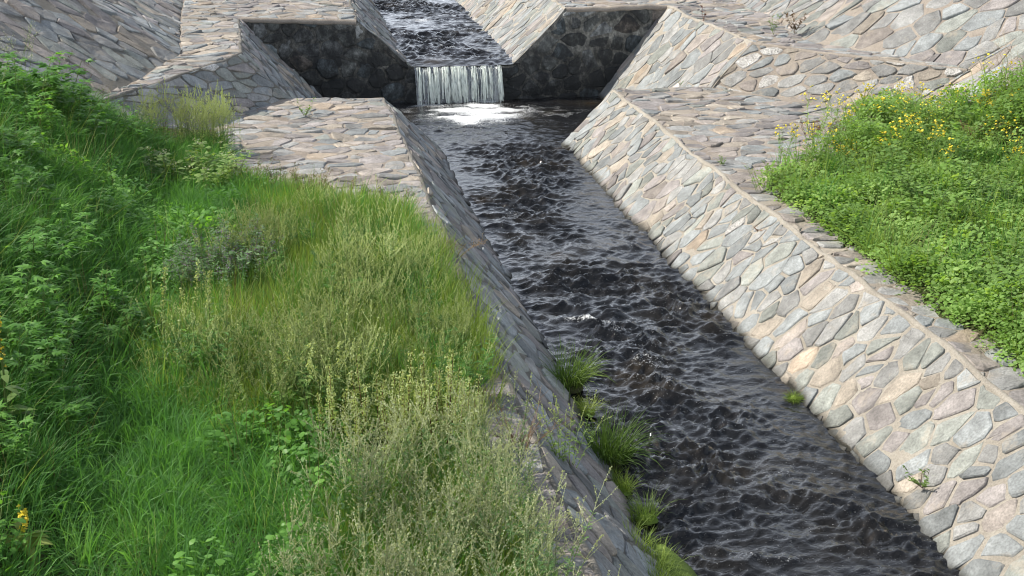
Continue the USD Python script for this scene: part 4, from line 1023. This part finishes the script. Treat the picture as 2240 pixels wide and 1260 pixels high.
# pale fronds and broad leaved shrub at the far end of the left bank
s_, l_, f_ = mugwort_geo(170, 34, 0.85, 0.36, 0.05, 0.26, 0.007, 8, 0.2)
pf = [[('stem', s_, LEAFY_STEM), ('foliage', l_, PALE), ('flower_spike', f_, MUG_SPIKE)]]
scatter_things(pf, 'wispy_weed', 'weed', [(-1.75, 22.3, 1.15, 0.9), (-1.2, 22.2, 1.08, 1.0), (-0.95, 22.6, 1.05, 0.85)],
               ['pale wispy weed left in the tuft below the left wing wall', 'tallest pale wispy weed in the middle of the tuft below the left wing wall', 'pale wispy weed right in the tuft, beside the left paving'], 'pale wispy weeds', rng, 0.98, 1.02)
rs = np.random.default_rng(171)
def broad_geo(seed, nst, h, spread, leaf, white=0):
    r = np.random.default_rng(seed); st, lf, fl = Geo(), Geo(), Geo()
    for k in range(nst):
        a = r.uniform(0, 2 * np.pi)
        pts = curve((spread * 0.4 * math.cos(a), spread * 0.4 * math.sin(a), -0.03), (0.5 * math.cos(a), 0.5 * math.sin(a), 1), h * r.uniform(0.6, 1.1), 0.02, 6, r, 0.08)
        stalk(st, pts, 0.006, 0.002)
        n = 26; t = r.uniform(0.2, 1, n); b = along(pts, t); d = rdir(r, n, -0.1, 0.6)
        ribbons(st, b, d, 0.05, 0.004, 0, (1, 1), r)
        simple_leaves(lf, b + d * 0.05, d, leaf * r.uniform(0.6, 1.3, n), 0.75, r)
        if white:
            beads(fl, pts[-1] + r.normal(0, 0.03, (white, 3)) * [1, 1, 0.4], 0.008, r)
    return st.get(), lf.get(), (fl.get() if white else None)
bl = []
for k in range(2):
    s_, l_, f_ = broad_geo(172 + k, 12, 0.7, 0.3, 0.085, 14)
    bl.append([('stem', s_, LEAFY_STEM), ('foliage', l_, SHRUB), ('flower', f_, WHITE)])
scatter_things(bl, 'leafy_shrub', 'shrub', [(-1.5, 19.9, 1.06, 1.0), (-1.05, 19.5, 1.06, 1.05), (-0.75, 20.1, 1.05, 0.85)],
               ['light green broad leaved shrub with small white flowers, left of its two neighbours', 'light green broad leaved shrub in front of the left paving, nearest of three', 'low light green broad leaved shrub touching the left paving edge'], 'broad leaved shrubs', rng, 0.98, 1.02)
# brownish seed weeds at the edge of the left paving
s_, f_ = dry_geo(175, 0.42, 14, 0.4, 0.35)
rg = grass_geo(176, 60, 0.2, 0.4, 0.006, 0.5, 0.15, 0.16)
dg = [[('stem', s_, LEAFY_STEM), ('seed_head', f_, DRY), ('blade', rg, GRASS_SUN)]]
SP = [(-0.4, 19.9), (0.0, 19.6), (0.4, 19.1), (0.75, 18.8), (1.15, 18.5), (1.45, 18.2), (0.2, 18.7)]
scatter_things(dg, 'seeding_weed', 'weed', [(x, y, 1.06, 0.9) for x, y in SP], [f'brown tinged seeding weed on the edge of the left paving, {w}' for w in ('first from the shrubs', 'second from the shrubs', 'third from the shrubs', 'fourth from the shrubs', 'second from the channel wall', 'next to the channel wall', 'set back among the mugwort')], 'seeding weeds at the paving edge', rng)
# mint with small purple flowers
mn = []
for k in range(2):
    r = np.random.default_rng(180 + k); st, lf, fl = Geo(), Geo(), Geo()
    for j in range(18):
        a = r.uniform(0, 6.28); rr = 0.24 * math.sqrt(r.random())
        pts = curve((rr * math.cos(a), rr * math.sin(a), 0), (0.2 * math.cos(a), 0.2 * math.sin(a), 1), r.uniform(0.35, 0.55), 0.0, 5, r)
        stalk(st, pts, 0.003, 0.0015)
        n = 22; t = r.uniform(0.15, 1, n); simple_leaves(lf, along(pts, t), rdir(r, n, 0, 0.6), 0.045 * r.uniform(0.7, 1.3, n), 0.5, r)
        beads(fl, along(pts, r.uniform(0.72, 1, 18)) + r.normal(0, 0.008, (18, 3)), 0.006, r)
    mn.append([('stem', st.get(), LEAFY_STEM), ('foliage', lf.get(), MINT), ('flower', fl.get(), PURPLE)])
SP = in_poly([(-1.15, 14.6), (-0.75, 14.7), (-0.4, 15.1), (-0.2, 16.2), (-0.6, 16.6), (-1.1, 15.8)], 16, rng, 0.2)
scatter_things(mn, 'wild_mint', 'weed', [(*g, 1.0) for g in on_ground(SP, 0.05)], 'grey green wild mint with faint purple flowers, in the patch between grass and mugwort', 'wild mint patch', rng)
# tall single stalks with yellow green spikes
sk = []
for k in range(2):
    s_, l_, f_ = spike_plant_geo(190 + k, 0.95, 1 if k == 0 else 2, 0.011)
    sk.append([('stem', s_, LEAFY_STEM), ('leaf', l_, SHRUB), ('flower_spike', f_, MUG_SPIKE)])
ST = [(-1.3, 13.0, 1.1, 'tallest single stalk with a yellow green spike, left of the mugwort mass'), (-0.98, 12.9, 0.95, 'pair of stalks with yellow green spikes, second from the left of the mugwort'), (-0.8, 13.2, 0.95, 'yellow green spiked stalk third from the left of the mugwort'),
      (-0.62, 12.8, 0.9, 'pair of yellow green spiked stalks just inside the mugwort mass'), (0.0, 11.1, 1.0, 'spiked stalk with drooping leaves at the near end of the mugwort'), (-0.14, 11.3, 0.85, 'pair of shorter spiked stalks at the near end of the mugwort'), (0.36, 11.1, 0.9, 'spiked stalk rising beside the yellowing pigweed')]
scatter_things(sk, 'spiked_stalk', 'weed', [(x, y, 1.06, s * 1.15) for x, y, s, _ in ST], [l for *_, l in ST], 'spiked stalks', rng, 0.97, 1.03)
# yellowing plants with reddish stems
pw = []
for k in range(2):
    s_, l_, f_ = spike_plant_geo(195 + k, 0.75, 4, 0.014)
    pw.append([('stem', s_, REDDRY), ('leaf', l_, YLEAF), ('flower_spike', f_, MUG_SPIKE)])
SP = in_poly([(0.28, 10.9), (1.29, 10.95), (1.4, 10.2), (0.35, 10.0)], 16, rng, 0.16)
scatter_things(pw, 'yellowing_pigweed', 'weed', [(*g, 1.0) for g in on_ground(SP, 0.05)], 'yellowing pigweed with reddish stems, between the mugwort mass and the silvery clump', 'yellowing pigweed', rng)
# arching grass clump hanging over the wall edge, a maize-like blade plant
gm = grass_geo(198, 22, 0.35, 0.6, 0.03, 0.7, 0.3, 0.06)
gf = grass_geo(199, 120, 0.2, 0.42, 0.006, 0.9, 0.3, 0.18)
plant('broad_bladed_grass', 'grass clump with broad pale blades at the left wall edge', 'grass', (1.55, 14.7, 1.08), [('blade', gm, GRASS_SUN), ('undergrowth', gf, GRASS)])
s_, f_ = dry_geo(200, 0.45, 12, 0.3, 0.9)
plant('dry_bramble', 'brown dry weed hanging over the shaded left channel wall', 'weed', (1.98, 16.3, 0.98), [('stem', s_, DRY), ('seed_head', f_, DRY), ('blade', grass_geo(201, 30, 0.15, 0.3, 0.007, 0.9, 0.3, 0.1), GRASS_SUN)])
s_, f_ = dry_geo(202, 0.5, 10, 0.3, 1.0)
plant('dry_bramble', 'red brown dry weed on the left wall edge beside the silvery mugwort', 'weed', (1.85, 10.7, 1.02), [('stem', s_, DRY), ('blade', grass_geo(203, 40, 0.2, 0.45, 0.006, 1.1, 0.35, 0.1), DRY)])
s_, l_, f_ = mugwort_geo(204, 9, 0.62, 0.12, 0.06, 0.14, 0.0065, 4, 0.5)
plant('wall_weed', 'yellow green weed with spikes rooted in the left channel wall near the tussocks', 'weed', (2.32, 10.95, 0.68), [('stem', s_, LEAFY_STEM), ('foliage', l_, MUG_LEAF), ('flower_spike', f_, MUG_SPIKE)])
# tussocks on the left waterline, standing on mossy mounds
def mound(r, h, seed):
    a = np.linspace(0, 2 * np.pi, 15)[:-1]; V = [[0, 0, h]]
    for k, (f, z) in enumerate(((0.45, 0.85), (0.8, 0.5), (1.05, -0.6))):
        for x in a:
            q = f * r * (0.85 + 0.3 * float(nz(math.cos(x) * 2, math.sin(x) * 2, k, seed)))
            V.append([q * math.cos(x), q * math.sin(x), z * h])
    F = [[0, 1 + i, 1 + (i + 1) % 14] for i in range(14)]
    for k in range(2):
        o = 1 + 14 * k
        for i in range(14):
            j = (i + 1) % 14
            F += [[o + i, o + 14 + i, o + 14 + j], [o + i, o + 14 + j, o + j]]
    return np.array(V, float), np.array(F)
TU = [(3.0, 14.25, 1.0, 1.0, 'large round grass tussock at the left waterline, farthest upstream of all'), (3.0, 12.25, 1.05, 1.0, 'largest arching tussock at the left waterline, below the wall weed'),
      (3.05, 13.45, 0.42, 0.5, 'small yellowish grass tuft between the two large tussocks'), (2.98, 11.6, 0.42, 0.5, 'yellowish tuft just downstream of the largest arching tussock'),
      (3.06, 11.05, 0.58, 0.4, 'ragged tussock with arching blades over yellow moss at the left waterline')]
for k, (x, y, sc, n_, lab) in enumerate(TU):
    b = grass_geo(210 + k, int(330 * n_), 0.3, 0.66, 0.009, 0.6, 0.34, 0.15, (0.12, -0.05), (1, 0.9, 0.75, 0.5, 0))
    plant('grass_tussock', lab, 'tussock', (x, y, 0.06), [('mound', mound(0.17, 0.045, k), MOSS if k > 1 else SOIL), ('blade', b, TUSSOCK if k < 2 or k == 4 else MOSS)], None, 0.7 * k, sc)
# moss ledge and bright grass at the foot of the left wall, lower edge of the picture
ms = []
V, F = mound(0.3, 0.13, 31)
V2 = V * [0.75, 3.4, 1.0] + [3.02, 9.7, 0.03]
single('moss', V2, F, MOSS, 'yellow green moss ledge at the foot of the left wall, bottom of the picture', 'moss', 'stuff', smooth=True)
P = np.column_stack([rng.normal(2.86, 0.09, 60), rng.uniform(8.4, 10.3, 60), np.zeros(60)]); P[:, 2] = np.clip((3.02 - P[:, 0]) * 0.98, 0.08, 0.5)
stuff('bank_grass', 'short bright grass at the foot of the left channel wall', 'grass', [('tuft', [('blade', grass_geo(220, 40, 0.1, 0.28, 0.006, 0.8, 0.3, 0.08), GRASS_SUN)])], P, (0.7, 1.2), rng)
P = np.column_stack([rng.normal(2.99, 0.04, 26), rng.uniform(9.0, 14.6, 26), np.full(26, 0.06)])
stuff('waterline_moss', 'tufts of moss and grass along the left waterline', 'moss', [('tuft', [('blade', grass_geo(221, 50, 0.04, 0.13, 0.006, 0.9, 0.3, 0.07), MOSS)])], P, (0.7, 1.3), rng)
# mullein with yellow flowers at the left edge
def mullein(seed, h):
    r = np.random.default_rng(seed); st, lf, fl = Geo(), Geo(), Geo()
    pts = curve((0, 0, -0.02), (0.02, 0, 1), h, 0.0, 6, r, 0.02); stalk(st, pts, 0.012, 0.006, 5)
    n = 16; t = r.uniform(0.0, 0.55, n); lf = []
    b_, d_ = along(pts, t), rdir(r, n, 0.1, 0.6)
    for i in range(n):
        g1_ = Geo(); ribbons(g1_, b_[i:i + 1], d_[i:i + 1], 0.28 * (1.1 - t[i]), 0.11 * (1.1 - t[i]), 0.2, (0.3, 0.8, 1.0, 0.8, 0.45, 0), r, flat=0.5); lf.append(g1_.get())
    c = along(pts, r.uniform(0.55, 1, 36)); d = rdir(r, 36, -0.1, 0.5)
    for sg in range(3):
        simple_leaves(fl, c + d * 0.015, unit(d + r.normal(0, 0.7, (36, 3))), np.full(36, 0.024), 1.0, r)
    return st.get(), lf, fl.get()
s_, l_, f_ = mullein(230, 1.05)
plant('yellow_mullein', 'tall mullein with yellow flowers, half cut off by the left picture edge', 'flower', (-2.22, 10.7, 1.38), [('stem', s_, LEAFY_STEM), ('flower', f_, YELLOW)] + [('big_leaf', x, SHRUB) for x in l_])
s_, l_, f_ = mullein(231, 0.42)
plant('yellow_mullein', 'low plant with broad pale leaves and yellow flowers at the lower left edge', 'flower', (-1.86, 9.05, 1.2), [('stem', s_, LEAFY_STEM), ('flower', f_, YELLOW)] + [('big_leaf', x, YLEAF) for x in l_])
# thin dry weeds before the left embankment
dl = []
for k in range(2):
    s_, f_ = dry_geo(235 + k, 0.85, 5, 0.25, 0.3)
    dl.append([('stem', s_, DRY if k else LEAFY_STEM), ('seed_head', f_, DRY if k else WHITE)])
DL = [(-3.75, 21.9, 0.95, 'thin flowering weed at the upper left edge before the embankment'), (-3.05, 22.3, 0.9, 'brown dry weed before the left embankment, left of the white lichened stones'), (-2.25, 21.6, 0.85, 'thin pale stalk in front of the left wing wall, tallest there'),
      (-1.9, 22.6, 0.7, 'brown dry weed leaning on the left wing wall'), (-3.9, 22.4, 0.9, 'dry brown weed at the very upper left, above the leafy bush'), (-2.75, 22.0, 0.75, 'thin green stalk between the leafy bush and the left wing wall'), (-1.45, 23.5, 0.6, 'low brown seeding weed at the foot of the left wing wall')]
scatter_things(dl, 'thin_weed', 'weed', [(x, y, float(gz(x, y)) + 0.02, s) for x, y, s, _ in DL], [l for *_, l in DL], 'thin weeds before the left embankment', rng, 0.97, 1.03)
# little plants rooted in the stonework
def sprig(seed, h, n, mat, mat2=None, wid=0.8):
    r = np.random.default_rng(seed); st, lf = Geo(), Geo()
    for k in range(n):
        a = r.uniform(0, 6.28)
        pts = curve((0, 0, -0.02), (wid * math.cos(a), wid * math.sin(a), 1), h * r.uniform(0.6, 1.1), 0.02, 4, r, 0.08); stalk(st, pts, 0.003, 0.0012)
        m = 10; t = r.uniform(0.2, 1, m); simple_leaves(lf, along(pts, t), rdir(r, m, 0, 0.8), h * 0.16 * r.uniform(0.7, 1.3, m), 0.4, r)
    return [('stem', st.get(), mat2 or LEAFY_STEM), ('leaf', lf.get(), mat)]
plant('small_weed', 'small green weed growing alone in the left paving', 'weed', (0.45, 25.1, 1.0), sprig(240, 0.38, 9, SHRUB, DRY))
plant('small_weed', 'brown dry bushy weed at the foot of the right embankment, on the paved step', 'weed', (10.25, 27.2, 1.95), sprig(241, 0.55, 14, DRY, DRY, 0.5))
plant('small_weed', 'small pale green weed beside the brown bushy one on the right paved step', 'weed', (9.85, 27.3, 1.92), sprig(242, 0.42, 6, SHRUB, None, 0.4))
plant('small_weed', 'thin reddish sprout on the top edge of the sunlit right pool side', 'weed', (9.0, 29.3, 1.93), sprig(243, 0.4, 3, REDDRY, REDDRY, 0.2))
plant('small_weed', 'low leafy weed on the sunlit channel wall near the water', 'weed', (5.62, 10.95, 0.22), sprig(244, 0.25, 10, SHRUB, DRY, 1.2))
plant('small_weed', 'tiny brown weed in the upper face of the sunlit channel wall', 'weed', (6.22, 17.35, 0.8), sprig(245, 0.14, 10, REDDRY, DRY, 1.2))
plant('small_weed', 'tiny green weed at the corner where the right ledge meets the wall top', 'weed', (6.62, 20.3, 1.0), sprig(246, 0.2, 9, SHRUB, None, 0.8))
plant('small_weed', 'tiny green sprout on the sunlit pool side just above the right ledge', 'weed', (8.05, 27.6, 0.9), sprig(247, 0.16, 6, SHRUB, None, 0.8))
mb = grass_geo(248, 420, 0.1, 0.24, 0.006, 1.4, 0.45, 0.06)
plant('moss_tuft', 'round bright green moss tuft at the right waterline', 'moss', (5.36, 13.55, 0.01), [('mound', mound(0.09, 0.07, 5), MOSS), ('blade', mb, MOSS)], None, 0.0, 0.68)
# right bank: flowering weeds
yf = []
for k in range(3):
    s_, l_, f_ = yellow_geo(250 + k, 0.72)
    yf.append([('stem', s_, LEAFY_STEM), ('foliage', l_, COVER), ('flower', f_, YELLOW)])
YP = [(8.35, 21.0), (8.05, 20.0), (8.7, 20.9), (9.1, 21.3), (9.43, 20.8), (9.9, 21.9), (10.15, 21.5), (10.4, 21.35), (9.73, 20.2), (10.9, 21.6), (11.05, 21.0), (11.2, 20.5), (9.42, 18.9), (9.07, 19.6), (7.87, 18.6), (7.56, 19.4), (7.4, 19.9), (8.96, 18.0), (10.48, 19.2), (8.6, 19.0), (10.2, 18.2), (11.5, 21.3), (9.6, 22.3), (10.7, 22.2), (11.6, 19.8)]
def ylab(x, y):
    if y > 21.2: return 'tall yellow flowering weed at the back of the right bank, before the stone embankment'
    if x < 8.2: return 'small yellow flowering weed on the edge of the right paved ledge'
    if x > 10: return 'yellow flowering weed in the grass towards the right picture edge'
    return 'yellow flowering weed in the middle of the right bank'
scatter_things(yf, 'yellow_flower_weed', 'flower', [(x, y, float(gz(x, y)) + 0.12, 0.8 if x < 8.2 else 1.0) for x, y in YP], [ylab(x, y) for x, y in YP], 'yellow flowering weeds on the right bank', rng)
s_, l_ = leafy_geo(260, 2, 1.25, 0.08, 0.13, 3, 20)
plant('tall_leafy_weed', 'tallest leafy weed on the right bank, rising before the stone embankment', 'weed', (11.2, 21.5, 1.3), [('stem', s_, LEAFY_STEM), ('leaf', l_, COVER)])
s_, f_ = dry_geo(261, 1.15, 9, 0.3, 0.3)
plant('dry_stalks', 'tall brown dry stalks at the right picture edge before the embankment', 'weed', (11.95, 21.5, 1.7), [('stem', s_, DRY), ('seed_head', f_, DRY)])
rd = []
s_, f_ = dry_geo(262, 0.4, 12, 0.3, 0.5)
rd.append([('stem', s_, REDDRY), ('seed_head', f_, REDDRY)])
scatter_things(rd, 'red_brown_weed', 'weed', [(10.1, 23.1, 1.0, 1.0), (9.0, 21.6, 1.05, 0.9), (8.7, 22.0, 1.0, 0.9), (11.05, 23.1, 1.12, 0.8), (10.6, 19.9, 1.25, 1.2), (11.3, 18.6, 1.5, 1.2)],
               ['red brown dry weed at the foot of the right wing wall', 'red brown dry weed among the first yellow flowers', 'red brown weed lying on the right paving edge', 'red brown dry weed where the wing wall meets the embankment', 'red brown seeding grass in the middle of the flowering weeds', 'red brown seeding grass near the right picture edge'], 'red brown dry weeds', rng, 0.95, 1.05)
lw_ = []
for k in range(2):
    s_, l_, f_ = broad_geo(270 + k, 9, 0.62, 0.25, 0.075)
    lw_.append([('stem', s_, LEAFY_STEM), ('foliage', l_, COVER)])
SP = in_poly([(7.6, 18.6), (9.0, 21.0), (11.4, 21.8), (12.2, 20.5), (11, 14), (8.0, 12), (7.3, 14)], 30, rng, 0.45)
scatter_things(lw_, 'upright_leafy_weed', 'weed', [(*g, 1.0) for g in on_ground(SP, 0.1)], 'upright light green leafy weed standing out of the low cover on the right bank', 'upright leafy weeds on the right bank', rng, 0.75, 1.25)
bs = []
s_, l_, f_ = mugwort_geo(264, 16, 0.42, 0.26, 0.05, 0.06, 0.005, 3, 0.5)
bs.append([('stem', s_, LEAFY_STEM), ('foliage', l_, SHRUB), ('flower_spike', f_, PALE)])
scatter_things(bs, 'bushy_weed', 'weed', [(6.85, 18.6, 1.02, 1.0), (7.2, 18.9, 1.02, 1.1), (6.95, 17.9, 1.02, 0.85)], ['fine leaved bushy weed at the far corner of the right bank, over the wall edge', 'fine leaved bushy weed behind the corner one, by the paving', 'fine leaved bushy weed nearest of three at the corner of the right bank'], 'bushy weeds', rng, 0.98, 1.02)
